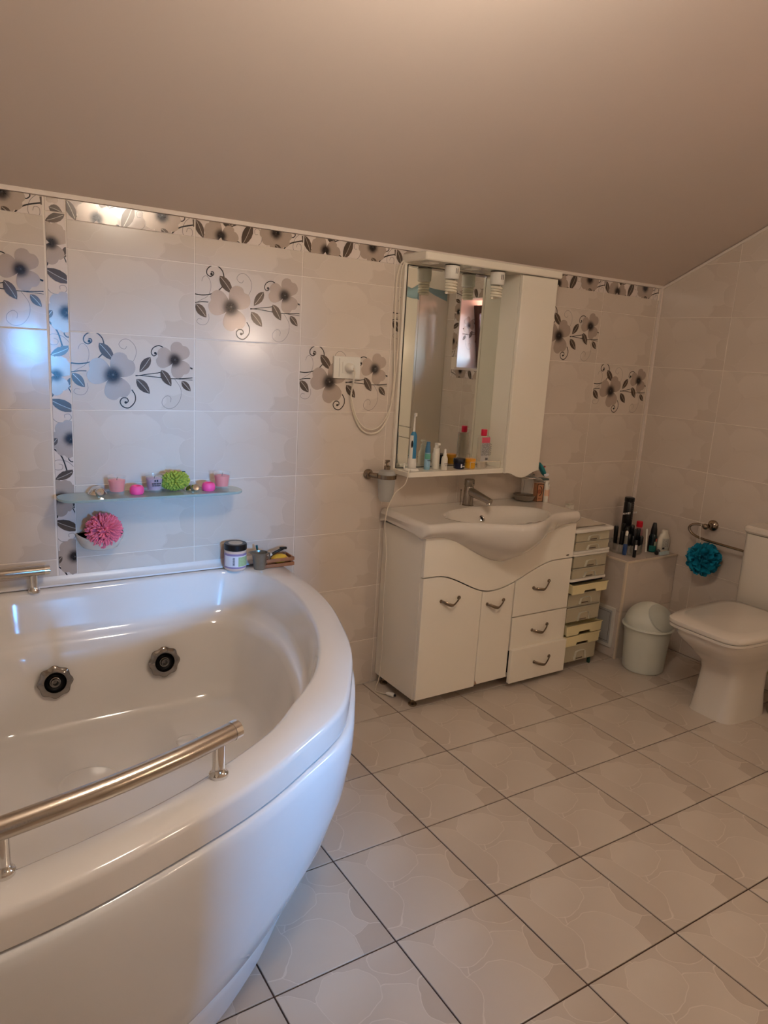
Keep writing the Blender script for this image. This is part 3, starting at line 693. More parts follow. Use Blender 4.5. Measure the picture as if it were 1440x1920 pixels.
for r, z, k in ((.021, 0, 0), (.022, .003, 0), (.0255, .035, 0), (.028, .058, .1), (.030, .066, .6), (.0285, .066, .6), (.026, .055, .1), (.021, .01, 0)):
    rings.append([(r*cos(a)-(k*.03*max(0, -cos(a))**6), r*sin(a), z+(k*.006*max(0, -cos(a))**4)) for a in [2*pi*i/32 for i in range(32)]])
part('pitcher_body', mb.loft(rings, True, True), M_PEWT, pt, local=True, smooth=60)
part('handle', MB().tube(crom([(.028,0,.06), (.040,.004,.058), (.042,.006,.040), (.032,.004,.022), (.026,0,.016)], 5), .0028, 8), M_PEWT, pt, local=True)
M_CRATE = mat('reddish_wood', (152, 98, 62), .5, var=.25, vscale=40, bump=.15)
cr_ = thing('wooden_crate', 'small slatted wooden tray holding soap at the bath corner', 'crate', (.52, -.058, DZ))
cx0, cx1, cy0, cy1 = -.062, .066, -.038, .042
for z in (.002, .022):
    for y in (cy0, cy1-.006): part('slat', MB().box(cx0, cx1, y, y+.006, z, z+.013, .001), M_CRATE, cr_, local=True)
    for x in (cx0-.006, cx1): part('slat', MB().box(x, x+.006, cy0, cy1, z+.001, z+.014, .001), M_CRATE, cr_, local=True)
part('base_board', MB().box(cx0, cx1, cy0+.006, cy1-.006, 0, .004), M_CRATE, cr_, local=True)
for x in (cx0, cx1-.007):
    for y in (cy0+.006, cy1-.013): part('corner_post', MB().box(x, x+.007, y, y+.007, .0, .037, .0008), M_CRATE, cr_, local=True)
solo('yellow_soap', MB().sphere((.545, -.058, DZ+.024), .034, (1, .62, .55), 20, 12), mat('yellow_soap', (222, 176, 50), .4, coat=.3), (.545, -.058, DZ+.006), 'oval yellow soap lying in the wooden crate', 'soap')
rz = thing('black_razor', 'black handled razor leaning across the wooden crate', 'razor', (.53, -.03, DZ+.045))
part('handle', MB().tube(crom([(.498,-.062,DZ+.040), (.52,-.055,DZ+.046), (.548,-.045,DZ+.052), (.575,-.030,DZ+.055)], 5), [.0035]*5+[.0055]*11, 8), M_BLACK, rz)
part('head', MB().box(.560, .588, -.034, -.022, DZ+.050, DZ+.060, .002), M_BLACK, rz)
part('grip', MB().tube([(.492,-.064,DZ+.039), (.512,-.058,DZ+.044)], .0052, 8), M_WHITEP, rz)
solo('green_brush', MB().tube(crom([(.468,-.045,DZ+.006), (.462,-.04,DZ+.05), (.458,-.038,DZ+.080)], 4), [.003]*6+[.0045]*3, 8), mat('teal_plastic', (20, 84, 84), .35), (.465, -.043, DZ+.006), 'teal brush handle sticking up behind the pitcher', 'brush')

# ------------------------------------------------------------------ socket and white cable
so = thing('wall_socket', 'white wall socket plate printed over a flower tile', 'socket', (.836, 0, 1.383))
PLZ = 1.383
part('socket_plate', MB().box(.776, .896, -.011, -.0003, PLZ-.043, PLZ+.043, .003), M_WHITEP, so)
part('socket_insert', MB().box(.814, .858, -.0135, -.008, PLZ-.0225, PLZ+.0225, .002), M_WHITEP, so)
part('plate_seam', MB().box(.800, .8008, -.0114, -.0105, PLZ-.036, PLZ+.036), M_DARK, so)
cbl = thing('mirror_power_cable', 'white cable looping from wall socket up to mirror cabinet', 'cable', (.84, -.02, PLZ))
part('plug', MB().lathe([(.019, .0135), (.019, .022), (.016, .036), (.011, .046), (.007, .048)], (.842, 0, PLZ), 20, None).v and MB().lathe([(.019, .0136), (.019, .024), (.0155, .038), (.010, .048), (.006, .050)], (.842, -.0, PLZ), 20, Matrix.Rotation(pi/2, 4, 'X')), M_WHITEP, cbl)
C1 = crom([(.842,-.050,PLZ), (.845,-.056,PLZ-.018), (.848,-.045,PLZ-.05), (.856,-.015,1.27), (.872,-.010,1.21), (.905,-.009,1.150), (.950,-.009,1.122), (1.00,-.009,1.130), (1.035,-.009,1.175), (1.052,-.009,1.24), (1.060,-.009,1.34), (1.052,-.009,1.50), (1.045,-.009,1.66), (1.048,-.009,1.76), (1.066,-.010,1.806), (1.10,-.014,1.828)], 6)
part('cord', MB().tube(C1, .0034, 8), mat('cable_white', (224, 212, 192), .4), cbl)
C2 = crom([(.856,-.018,1.27), (.885,-.015,1.19), (.93,-.014,1.145), (.985,-.014,1.143), (1.03,-.013,1.19), (1.058,-.012,1.28), (1.067,-.012,1.45), (1.063,-.012,1.62), (1.060,-.012,1.75), (1.072,-.013,1.80), (1.09,-.014,1.82)], 6)
part('cord', MB().tube(C2, .0026, 8), mat('cable_white', (224, 212, 192), .4), cbl)

# ------------------------------------------------------------------ mirror cabinet
mc = thing('mirror_cabinet', 'white glossy mirror cabinet with canopy light and tall side cupboard', 'cabinet', (1.43, -.001, .95))
part('back_board', MB().box(1.075, 1.60, -.018, -.001, .955, 1.806, .001), M_GLOSSW, mc, smooth=False)
mir = part('mirror', MB().box(1.088, 1.586, -.0225, -.0182, .978, 1.796, .0012), M_MIRROR, mc, smooth=False)
part('mirror_edge', MB().box(1.0865, 1.0878, -.0226, -.018, .976, 1.798).box(1.0865, 1.586, -.0226, -.018, .9755, .9775).box(1.0865, 1.586, -.0226, -.018, 1.7965, 1.7985), M_DARK, mc, smooth=False)
part('canopy', MB().prism([(1.073, -.001), (1.073, -.160), (1.079, -.166), (1.798, -.166), (1.802, -.160), (1.802, -.001)], 1.806, 1.838, 'z', .004), M_GLOSSW, mc, smooth=30)
part('shelf_board', MB().prism([(1.075, -.001), (1.078, -.128), (1.086, -.135), (1.587, -.135), (1.587, -.001)], .953, .9745, 'z', .002), M_GLOSSW, mc, smooth=30)
part('gallery_rail', MB().box(1.40, 1.575, -.1325, -.1305, 1.006, 1.009).box(1.40, 1.402, -.1325, -.1305, .9745, 1.009).box(1.573, 1.575, -.1325, -.1305, .9745, 1.009), M_CLEARP, mc, smooth=False)
part('side_cupboard', MB().box(1.587, 1.792, -.132, -.001, .958, 1.806, .001), M_GLOSSW, mc, smooth=False)
bot = crom([(1.587,.9545), (1.605,.9545), (1.625,.9500), (1.655,.9375), (1.69,.9305), (1.72,.9360), (1.75,.9500), (1.775,.9575), (1.792,.9580)], 5)
out = [(p.x, p.y) for p in bot]+[(1.792, 1.803), (1.587, 1.803)]
part('cupboard_door', MB().prism(out, -.134, -.152, 'y', .0025), M_GLOSSW, mc, smooth=25)
for a in (1.12, 1.33): part('downlight_panel', MB().box(a, a+.047, -.12, -.06, 1.803, 1.8065), M_WHITEP, mc, smooth=False)
def cfl(x, y, label):
    c = thing('spiral_bulb', label, 'light bulb', (x, y, 1.8055), 'spiral energy saving bulbs under the canopy')
    s = part('bulb_socket', MB().lathe([(.030, -.001), (.030, -.050), (.027, -.054), (.001, -.054)], n=24, cap0=True, cap1=False), M_WHITEP, c, local=True)
    part('socket_collar', MB().lathe([(.0304, -.001), (.0304, -.0035)], n=24, cap0=False, cap1=False), M_DARK, s, local=True)
    part('vent_slot', MB().box(-.004, -.002, -.0308, -.029, -.034, -.014).box(.004, .006, -.0308, -.029, -.034, -.014), M_DARK, s, local=True, smooth=False)
    pts = [(.020*cos(t), .020*sin(t), -.058-.0110*t/(2*pi)) for t in [i*pi/8 for i in range(int(16*4.6))]]
    part('spiral_tube', MB().tube(pts, .0050, 8), mat('bulb_glass', (232, 222, 200), .3), c, local=True)
cfl(1.236, -.118, 'white spiral bulb under the canopy, the one nearer the cable')
cfl(1.474, -.118, 'white spiral bulb under the canopy, next to the side cupboard')

# ---- items on mirror shelf
MZ = .9752
tb = thing('electric_toothbrush', 'blue and white electric toothbrush standing in its charger', 'toothbrush', (1.120, -.092, MZ))
rings = []
for z, r in ((.012, .017), (.03, .0165), (.055, .0155), (.09, .0145), (.12, .0150), (.145, .0140), (.158, .010), (.163, .006)):
    rings.append([(r*cos(a), r*sin(a), z) for a in [2*pi*i/20 for i in range(20)]])
part('handle', MB().loft(rings), mat('toothbrush_blue', (50, 122, 160), .35), tb, local=True)
part('white_base', MB().lathe([(.0172, .012), (.0180, .014), (.0174, .046), (.0160, .052)], n=20), M_WHITEP, tb, local=True)
part('white_shoulder', wrap(.0160, radians(-190), radians(-125), .045, .148, 8), M_WHITEP, tb, local=True)
part('grip_button', MB().sphere((-.0125, -.0105, .112), .006, (.8, .6, 2.6), 12, 8), M_BLACK, tb, local=True)
part('brush_head', MB().tube([(0,0,.160), (0,0,.20), (0,0,.225), (0,-.001,.236)], [.0052, .0038, .0034, .0052], 10).box(-.004, .004, -.010, -.002, .226, .240, .001), M_WHITEP, tb, local=True)
ch = thing('toothbrush_charger', 'white charging base under the blue toothbrush', 'charger', (1.118, -.094, MZ))
part('base', MB().lathe([(.030, 0), (.031, .003), (.026, .010), (.019, .0115), (.001, .0115)], n=28, cap1=False), M_WHITEP, ch, local=True)
part('charging_pin', MB().tube([(-.027,.014,.005), (-.027,.014,.028)], .004, 8), M_WHITEP, ch, local=True)
CC = crom([(1.095,-.118,.981), (1.075,-.137,.977), (1.060,-.140,.93), (1.040,-.10,.885), (1.026,-.085,.84), (1.020,-.075,.80), (1.018,-.07,.74), (1.030,-.062,.69), (1.0395,-.062,.62), (1.036,-.066,.56), (1.0375,-.066,.49), (1.034,-.068,.42), (1.0385,-.070,.34), (1.036,-.072,.26), (1.038,-.075,.19), (1.034,-.078,.12), (1.028,-.082,.06), (1.012,-.085,.015), (1.004,-.10,.004), (1.016,-.13,.005), (1.028,-.150,.009)], 8)
part('cord', MB().tube(CC, .0022, 8), mat('cable_white', (224, 212, 192), .4), ch)
mb = MB().tube([(1.026,-.146,.010), (1.032,-.156,.011), (1.044,-.176,.011), (1.046,-.180,.011)], [.004, .009, .010, .006], 10)
part('plug', mb, M_WHITEP, ch)
part('plug_tip', MB().tube([(1.046,-.179,.011), (1.050,-.186,.011)], [.006, .0045], 8), M_BLACK, ch)

def bottle(name, label, cat, loc, prof, m, cap=None, capm=None, lab=None, group=None, rotz=0, n=24, sx=1, sy=1):
    t = thing(name, label, cat, loc, group, rotz)
    def sc(mb): mb.v = [(x*sx, y*sy, z) for x, y, z in mb.v]; return mb
    part('bottle_body', sc(MB().lathe(prof, n=n)), m, t, local=True)
    if cap: part('cap', MB().lathe(cap, n=20), capm, t, local=True)
    for L_ in (lab or []):
        r, a0, a1, z0, z1, lm = L_[:6]
        part('label', sc(wrap(r, radians(a0), radians(a1), z0, z1)), lm, t, local=True)
    return t
M_LABW = mat('white_label', (224, 220, 224), .5, var=0)
b = bottle('spray_bottle', 'small blue spray bottle with green and blue label', 'bottle', (1.205, -.082, MZ),
    [(.0125, 0), (.0130, .003), (.0130, .066), (.0110, .074)], mat('pale_blue_bottle', (140, 182, 200), .3),
    [(.0115, .072), (.0115, .088), (.0085, .105), (.0080, .118), (.001, .119)], mat('mid_blue_cap', (74, 124, 160), .35),
    [(.0132, -180, 0, .045, .068, mat('green_label', (100, 170, 150), .5)), (.0132, -180, 0, .012, .045, mat('light_blue_label', (150, 190, 215), .5))])
text('print_marks', (4,), .008, (0, -.0135, .040), (pi/2, 0, 0), M_INK, b, True)
b = bottle('pump_bottle', 'white pump bottle with round collar behind the dropper', 'bottle', (1.259, -.070, MZ),
    [(.0160, 0), (.0165, .003), (.0165, .062), (.0145, .070)], mat('ivory_bottle', (222, 214, 200), .3),
    [(.0135, .069), (.0135, .088), (.0085, .090), (.0075, .106), (.001, .107)], M_WHITEP)
part('spout', MB().box(-.007, .007, -.018, .006, .102, .111, .002), M_WHITEP, b, local=True)
b = bottle('dropper_bottle', 'little white dropper bottle with dark lettering', 'bottle', (1.277, -.108, MZ),
    [(.0130, 0), (.0138, .003), (.0138, .048), (.0100, .058), (.0070, .061)], mat('ivory_bottle', (222, 214, 200), .3),
    [(.0072, .060), (.0072, .070), (.0050, .073), (.0045, .088), (.001, .090)], M_WHITEP)
text('print_marks', (6,), .0062, (0, -.0142, .028), (pi/2, 0, 0), M_INK, b, True)
text('print_marks', (5,), .005, (0, -.0142, .020), (pi/2, 0, 0), M_INK, b, True)
M_NAVY = mat('navy_plastic', (18, 22, 48), .25)
j = bottle('navy_cream_jar', 'dark navy cream jar with black lid on mirror shelf', 'jar', (1.372, -.090, MZ),
    [(.0235, 0), (.0245, .003), (.0245, .026)], M_NAVY, [(.0262, .0265), (.0265, .028), (.0265, .042), (.0250, .044)], mat('near_black_blue', (14, 14, 28), .3))
part('label', wrap(.0248, radians(-110), radians(-95), .006, .022, 4), M_LABW, j, local=True)
text('print_marks', (4,), .008, (.006, -.0250, .012), (pi/2, 0, .25), M_INKW, j, True)
bottle('amber_cream_jar', 'amber yellow cream jar with yellow lid', 'jar', (1.432, -.092, MZ),
    [(.0215, 0), (.0225, .003), (.0225, .025)], mat('amber_glass', (216, 158, 40), .15, coat=.4), [(.0232, .0255), (.0235, .027), (.0235, .040), (.0222, .042)], mat('yellow_lid', (222, 150, 28), .35))
mw = thing('micellar_water_bottle', 'flat clear bottle with red cap and printed back label', 'bottle', (1.497, -.092, MZ))
mb = MB(); rings = []
for z, w, d in ((0, .024, .014), (.004, .026, .016), (.125, .0285, .016), (.140, .0285, .015), (.1415, .014, .012)):
    rings.append([(w*(abs(cos(a))**.55)*(1 if cos(a) > 0 else -1), d*(abs(sin(a))**.7)*(1 if sin(a) > 0 else -1), z) for a in [2*pi*i/28 for i in range(28)]])
part('bottle_body', mb.loft(rings), mat('clear_pet', (222, 206, 188), .08, alpha=.38, coat=.6, var=0), mw, local=True, smooth=45)
part('cap', MB().lathe([(.0125, .1416), (.0135, .143), (.0135, .168), (.012, .170)], n=20), mat('raspberry_cap', (216, 24, 66), .3), mw, local=True)
part('label', MB().box(-.0225, .0225, -.0172, -.0164, .030, .134), mat('label_grey', (190, 186, 182), .5, var=0), mw, local=True, smooth=False)
part('label_band', MB().box(-.0228, .0228, -.0176, -.0171, .112, .136), mat('label_pink', (214, 88, 110), .5, var=0), mw, local=True, smooth=False)
for k in range(13):
    text('print_marks', [(6, 8, 5), (3, 5, 4, 3, 4), (7, 7, 3), (8, 9, 4), (2, 8, 2, 7), (5, 4, 1, 6, 3)][k % 6], .0042, (-.021, -.0174, .108-k*.0042), (pi/2, 0, 0), M_INK, mw, True, .0001, align='LEFT')
mb = MB()
for k in range(9): mb.box(.004+k*.0017, .0049+k*.0017, -.0177, -.0172, .034, .046)
part('barcode', mb, M_INK, mw, local=True, smooth=False)

# ------------------------------------------------------------------ vanity and washbasin
VX0, VX1, VY, VZ0 = 1.055, 1.902, -.298, .040
va = thing('vanity_cabinet', 'white vanity cabinet with wavy doors and three drawers under the washbasin', 'cabinet', (1.48, -.16, 0))
def sstep(a, b, x):
    t = max(0, min(1, (x-a)/(b-a))); return t*t*(3-2*t)
XC = 1.475
def belly(x):      # height of the basin's lower edge on the cabinet front
    return .738-.136*(sstep(1.10, XC, x) if x < XC else 1-sstep(XC, 1.86, x))
def wave(x):       # lower edge of the fixed front panel
    return .577-.099*(sstep(1.12, 1.42, x) if x < 1.43 else 1-sstep(1.43, 1.80, x))
T = .016
part('side_panel', MB().box(VX0, VX0+T, VY, -.003, VZ0, .742, .001), M_LACQ, va, smooth=False)
part('side_panel', MB().box(VX1-T, VX1, VY, -.003, VZ0, .742, .001), M_LACQ, va, smooth=False)
part('bottom_panel', MB().box(VX0+T, VX1-T, VY, -.003, VZ0, VZ0+T), M_LACQ, va, smooth=False)
part('back_panel', MB().box(VX0+T, VX1-T, -.010, -.003, VZ0+T, .70), M_DARK, va, smooth=False)
part('divider', MB().box(1.557, 1.571, VY+.002, -.010, VZ0+T, .48), M_LACQ, va, smooth=False)
xs = [VX0+(VX1-VX0)*i/48 for i in range(49)]
out = [(x, wave(x)+.0015) for x in xs]+[(x, belly(x)+.004) for x in reversed(xs)]
part('front_panel', MB().prism(out, VY-.001, VY-.019, 'y', .0015), M_LACQ, va, smooth=20)
part('badge', MB().sphere((1.866, VY-.019, .592), .010, (1, .12, .34), 16, 8), mat('grey_badge', (130, 112, 92), .3, metal=.6), va)
def front(name, x0, x1, zb, top, y0=VY-.001, y1=VY-.019, tilt=0, dz=0):
    n = 14; xx = [x0+(x1-x0)*i/n for i in range(n+1)]
    o = [(x0, zb), (x1, zb)]+[(x, (wave(x)-.003 if top is None else top)+dz) for x in reversed(xx)] if top is None else [(x0, zb), (x1, zb), (x1, top), (x0, top)]
    return part(name, MB().prism(o, y0, y1, 'y', .0015), M_LACQ, va, smooth=20)
def handle(parent, cx, cz, y, sl=0.0, w=.046):
    P = crom([(-w,0,.006+sl), (-w+.008,-.012,.004+sl), (-.012,-.022,-.008), (.006,-.023,-.009-sl*.2), (w-.010,-.012,.006-sl), (w,0,.010-sl)], 6)
    P = [(cx+p.x, y+p.y, cz+p.z) for p in P]; n = len(P)
    r = [.0042+.0022*abs(math.sin(pi*1.5*i/n))*(1 if i < n*.55 else .3) for i in range(n)]
    mb = MB().tube(P, r, 10, sc=(.65, 1.15))
    mb.lathe([(.0075, 0), (.0075, .003), (.004, .006)], (cx-w, y, cz+.006+sl), 12, Matrix.Rotation(pi/2, 4, 'X'))
    mb.lathe([(.0085, 0), (.0085, .003), (.005, .006)], (cx+w, y, cz+.010-sl), 12, Matrix.Rotation(pi/2, 4, 'X'))
    return part('handle', mb, M_BRONZE, parent)
d1 = front('door', VX0+.002, 1.371, VZ0+.004, None); handle(d1, 1.199, .462, VY-.019)
d2 = front('door', 1.374, 1.555, VZ0+.012, None, dz=-.001); handle(d2, 1.450, .416, VY-.019, -.001)
part('chip', MB().prism([(1.374, .0519), (1.386, .0519), (1.374, .072)], VY-.0188, VY-.0196, 'y'), mat('bare_chipboard', (170, 130, 95), .9), d2, smooth=False)
e1 = front('drawer', 1.560, VX1-.001, .336, None); handle(e1, 1.716, .463, VY-.019, -.009)
e2 = front('drawer', 1.562, VX1-.001, .176, .331, y1=VY-.020); handle(e2, 1.733, .256, VY-.020, -.005)
e3 = front('drawer', 1.560, VX1+.001, .026, .184, y0=VY-.020, y1=VY-.040); handle(e3, 1.748, .104, VY-.040, -.004)
part('drawer_box', MB().box(1.585, 1.885, VY-.020, -.03, .045, .15), M_DARK, e3, smooth=False)
for x, y in ((VX0+.025, VY+.028), (VX1-.05, VY+.028), (VX0+.025, -.04), (VX1-.05, -.04)):
    part('foot', MB().lathe([(.016, 0), (.019, .004), (.018, .009), (.009, .013), (.011, .030), (.015, VZ0)], (x, y, 0), 16), M_BRONZE, va)

# washbasin: lofted along x
ba = thing('washbasin', 'wide white ceramic washbasin with a swelling oval bowl', 'washbasin', (1.47, -.2, .74))
BX0, BX1, ZT = 1.034, 1.902, .802
def yfront(x): return -.352-.128*(sstep(1.14, XC, x) if x < XC else 1-sstep(XC, 1.80, x))**1.15
def bowl_z(x, y):
    cx, cy = 1.465, -.262
    a = .262; bb = .175 if y < cy else .135
    e = math.sqrt(((x-cx)/a)**2+((y-cy)/bb)**2)
    if e >= 1: return 0
    return -.118*(1-e**2.4)**.8 - .004
def deck(x, y):
    # raised rim line and slight slope of the side decks
    return 0
sec = []
nx = 96
for i in range(nx+1):
    u = i/nx; x = BX0+(BX1-BX0)*u
    edge = min(x-BX0, BX1-x); rr_ = .020
    drop = 0 if edge > rr_ else rr_-math.sqrt(max(0, rr_**2-(rr_-edge)**2))
    yf = yfront(x); 
    if edge < .03: yf += .03-math.sqrt(max(0, .03**2-(.03-edge)**2))
    zt = ZT-drop; zb_ = belly(x) if x > 1.06 and x < 1.88 else .738
    L = [(-.003, .745), (-.003, zt-.004), (-.006, zt)]
    NY = 44
    for k in range(NY+1):
        y = -.010+(yf+.022+.010)*k/NY
        L.append((y, zt+bowl_z(x, y)))
    for k in range(1, 8):   # rounded lip
        a = pi/2*k/7; L.append((yf+.022-.022*sin(a), zt-.026+.026*cos(a)))
    # underside towards the cabinet front
    z0 = zt-.026; zend = zb_; yend = VY-.012
    for k in range(1, 13):
        t = k/12
        yy = yf+(yend-yf)*(t**1.6); zz = z0+(zend-z0)*(t**.72 if zend < .70 else t**.9)
        L.append((yy, zz))
    L.append((VY+.03, zend+.012)); L.append((-.05, max(zend+.02, .66)))
    sec.append([(x, y, z) for y, z in L])
part('basin_body', MB().loft(sec), M_CERAM, ba, smooth=70)
part('overflow_ring', MB().lathe([(.0078, .0), (.0140, .0), (.0150, .003), (.0105, .005), (.0078, .001)], (1.478, -.149, .755), 20, Matrix.Rotation(pi/2-.55, 4, 'X'), False, False), M_CHROME, ba)
part('overflow_hole', MB().lathe([(.0078, .001), (.001, .001)], (1.478, -.149, .755), 16, Matrix.Rotation(pi/2-.55, 4, 'X'), False), M_DARK, ba)
part('drain', MB().lathe([(.001, .0), (.020, .001), (.023, .0), (.023, -.003)], (1.465, -.262, .683), 20, cap0=False), M_CHROME, ba)
# tap
tp = thing('basin_tap', 'brushed chrome single lever mixer tap on the washbasin', 'tap', (1.452, -.075, .802))
part('tap_body', MB().lathe([(.0265, .801), (.0265, .805), (.0235, .808), (.0225, .86), (.0215, .886), (.020, .889)], (1.452, -.075, 0), 28), mat('satin_chrome', (168, 160, 150), .24, metal=1), tp)
part('lever_head', MB().lathe([(.021, .891), (.0225, .893), (.0225, .918), (.020, .921), (.001, .921)], (1.452, -.075, 0), 28, cap1=False), mat('satin_chrome', (168, 160, 150), .24, metal=1), tp)
rings = []
for t, w, h in ((0, .017, .019), (.4, .0165, .016), (.8, .0165, .013), (1, .0155, .011)):
    c_ = Vector((1.452, -.085, .868))*(1-t)+Vector((1.484, -.190, .838))*t
    d_ = Vector((.032, -.105, -.030)).normalized(); n_ = Vector((0,0,1)); n_ = (n_-d_*n_.dot(d_)).normalized(); s_ = d_.cross(n_)
    rings.append([tuple(c_+s_*w*(abs(cos(a))**.6)*(1 if cos(a) > 0 else -1)+n_*h*(abs(sin(a))**.6)*(1 if sin(a) > 0 else -1)) for a in [2*pi*i/24 for i in range(24)]])
sp = part('spout', MB().loft(rings), mat('satin_chrome', (168, 160, 150), .24, metal=1), tp, smooth=50)
part('aerator', MB().lathe([(.010, 0), (.011, -.008), (.010, -.012), (.001, -.012)], (1.481, -.180, .832), 18, Matrix.Rotation(-.2, 4, 'X'), cap1=False), M_CHROME, sp)
part('pull_rod', MB().tube([(1.424, -.055, .802), (1.424, -.055, .865), (1.424, -.055, .872)], [.0018, .0018, .004], 8), M_BRONZE, tp)
part('lever_pin', MB().sphere((1.46, -.0965, .905), .0025, (1,1,1), 8, 6), M_BLACK, tp)
# round grey dish
gd = thing('glass_dish', 'round smoky glass soap dish at the back of the basin', 'soap dish', (1.800, -.068, .8025))
M_SMOKE = mat('smoky_glass', (150, 136, 120), .12, trans=.35, coat=.4, var=.1)
part('bowl', MB().lathe([(.001, .001), (.034, .001), (.046, .006), (.055, .026), (.053, .028), (.044, .014), (.001, .010)], n=32, cap0=False, cap1=False), M_SMOKE, gd, local=True)
part('insert', MB().lathe([(.048, .024), (.030, .019), (.010, .019), (.008, .022), (.001, .022)], n=28, cap0=False, cap1=False), mat('smoky_insert', (128, 112, 96), .25, var=.1), gd, local=True)
part('centre_hole', MB().lathe([(.001, .0226), (.006, .0224)], n=14, cap0=False, cap1=False), M_DARK, gd, local=True)
# box and orange sprayer
bx = thing('cosmetic_box', 'tan carton with dark frame and circle between dish and orange bottle', 'box', (1.852, -.105, .8025), rotz=radians(-12))
part('carton', MB().box(-.018, .018, -.016, .016, 0, .086, .0006), mat('tan_carton', (172, 118, 84), .5), bx, local=True, smooth=False)
mb = MB()
for a in ((-.018, -.015, 0, .086), (.015, .018, 0, .086), (-.018, .018, .083, .086), (-.018, .018, 0, .003)): mb.box(a[0], a[1], -.0166, -.0160, a[2], a[3])
mb2 = [( .014*cos(t)-.006, -.0166, .052+.022*sin(t)) for t in [i*pi/12-pi/2 for i in range(13)]]
mb.tube(mb2, .0016, 6)
part('printed_frame', mb, M_DARK, bx, local=True, smooth=False)
text('print_marks', (4,), .008, (0, -.0168, .016), (pi/2, 0, 0), mat('brown_ink', (110, 50, 30), .5, var=0), bx, True)
part('printed_disc', MB().lathe([(.001, .0165), (.011, .0165)], (-.006, 0, .05), 20, Matrix.Rotation(pi/2, 4, 'X'), False, False), mat('brown_disc', (140, 78, 52), .5), bx, local=True)
ob = bottle('orange_bottle', 'slim white bottle with an orange label beside the tan carton', 'bottle', (1.880, -.128, .8025),
    [(.0130, 0), (.0138, .003), (.0138, .066), (.0120, .071)], mat('ivory_bottle', (222, 214, 200), .3), [(.0125, .071), (.0125, .084), (.0085, .088), (.0070, .100), (.001, .101)], M_WHITEP,
    [(.01405, -70, 40, .004, .062, mat('orange_label', (240, 70, 14), .45, var=.02)), (.01402, -170, -70, .030, .060, mat('peach_label', (222, 180, 150), .5))])
# tumbler holder with glass and packs
th = thing('tumbler_holder', 'chrome wall ring holder under the side cupboard', 'holder', (1.835, -.03, .905))
part('wall_rose', MB().lathe([(.020, .001), (.020, .008), (.012, .014), (.008, .030)], (1.885, 0, .912), 20, Matrix.Rotation(pi/2, 4, 'X')), M_CHROME, th)
part('ring', MB().tube([(1.815+.037*cos(t), -.062+.037*sin(t), .912) for t in [i*2*pi/28 for i in range(29)]], .004, 8), M_CHROME, th)
part('arm', MB().tube([(1.885, -.028, .912), (1.868, -.045, .912), (1.850, -.058, .912)], .005, 8), M_CHROME, th)
solo('glass_tumbler', MB().lathe([(.001, .0), (.026, 0), (.033, .085), (.0315, .085), (.0245, .004), (.001, .004)], (1.815, -.062, .832), 28, cap0=False, cap1=False), M_GLASS, (1.815, -.062, .832), 'clear tumbler hanging in the chrome ring under the cupboard', 'tumbler')
tl = thing('teal_refill_pack', 'teal and white refill pack lying on the folded white cloth', 'pack', (1.905, -.055, .93))
mb = MB(); rings = []
for t, w, h in ((0, .010, .004), (.15, .022, .016), (.5, .026, .022), (.85, .020, .016), (1, .006, .003)):
    c_ = Vector((1.885, -.055, .972))*(1-t)+Vector((1.930, -.062, .918))*t
    rings.append([(c_.x+w*.4*cos(a), c_.y+w*cos(a), c_.z+h*sin(a)) for a in [2*pi*i/16 for i in range(16)]])
part('pouch', mb.loft(rings), mat('teal_pouch', (40, 128, 132), .3, var=.3, vscale=50), tl, smooth=60)
part('white_print', MB().sphere((1.920, -.078, .922), .016, (1, .35, .6), 14, 8), mat('white_label', (224, 220, 224), .5, var=0), tl)
part('dark_base', MB().box(1.896, 1.936, -.085, -.040, .896, .905, .003), mat('grey_green', (70, 84, 80), .4), tl)
part('red_print', MB().sphere((1.902, -.078, .962), .007, (1, .4, .6), 10, 6), mat('red_print', (170, 50, 50), .4), tl)
mb = MB(); rings = []
for k in range(9):
    t = k/8; x = 1.868+.070*t; z = .905-.016*t+.003*sin(t*9)
    rings.append([(x, y, z+.004*sin(y*120+t*4)+dz_) for y, dz_ in ((-.085,-.008), (-.065,-.010), (-.04,-.011), (-.015,-.008), (-.004,0), (-.012,.004), (-.04,.005), (-.065,.005), (-.085,.002), (-.090,-.003))])
solo('folded_cloth', mb.loft(rings), mat('off_white_cloth', (206, 196, 184), .8, bump=.3), (1.90, -.045, .885), 'off-white folded cloth hanging by the tumbler holder', 'cloth', smooth=60)
# wall dispenser
dp = thing('soap_dispenser', 'frosted glass soap dispenser in a dark chrome wall ring', 'dispenser', (1.015, -.062, .80))
part('wall_bracket', MB().lathe([(.021, .001), (.021, .010), (.015, .016), (.012, .024)], (.962, 0, .952), 20, Matrix.Rotation(pi/2, 4, 'X')), M_BRONZE, dp)
part('arm', MB().tube([(.962, -.022, .952), (.970, -.036, .951), (.985, -.048, .950)], .009, 10, sc=(1, 1.3)), M_BRONZE, dp)
part('ring', MB().lathe([(.0385, .941), (.0415, .941), (.0425, .958), (.0385, .958), (.0385, .941)], (1.018, -.062, 0), 32, cap0=False, cap1=False), M_BRONZE, dp)
part('glass_cup', MB().lathe([(.001, .845), (.024, .845), (.031, .86), (.036, .93), (.0375, .958), (.030, .972), (.014, .978), (.001, .978)], (1.018, -.062, 0), 32, cap0=False, cap1=False), mat('frosted_cup', (188, 186, 180), .35, alpha=.55, var=0), dp)
pm = part('pump', MB().lathe([(.013, .976), (.013, .992), (.006, .996), (.0045, 1.008), (.009, 1.011), (.010, 1.018), (.001, 1.019)], (1.018, -.062, 0), 18, cap1=False), M_BRONZE, dp)
part('nozzle', MB().tube([(1.018, -.062, 1.014), (1.003, -.078, 1.014), (.995, -.086, 1.010)], .004, 8), M_BRONZE, pm)

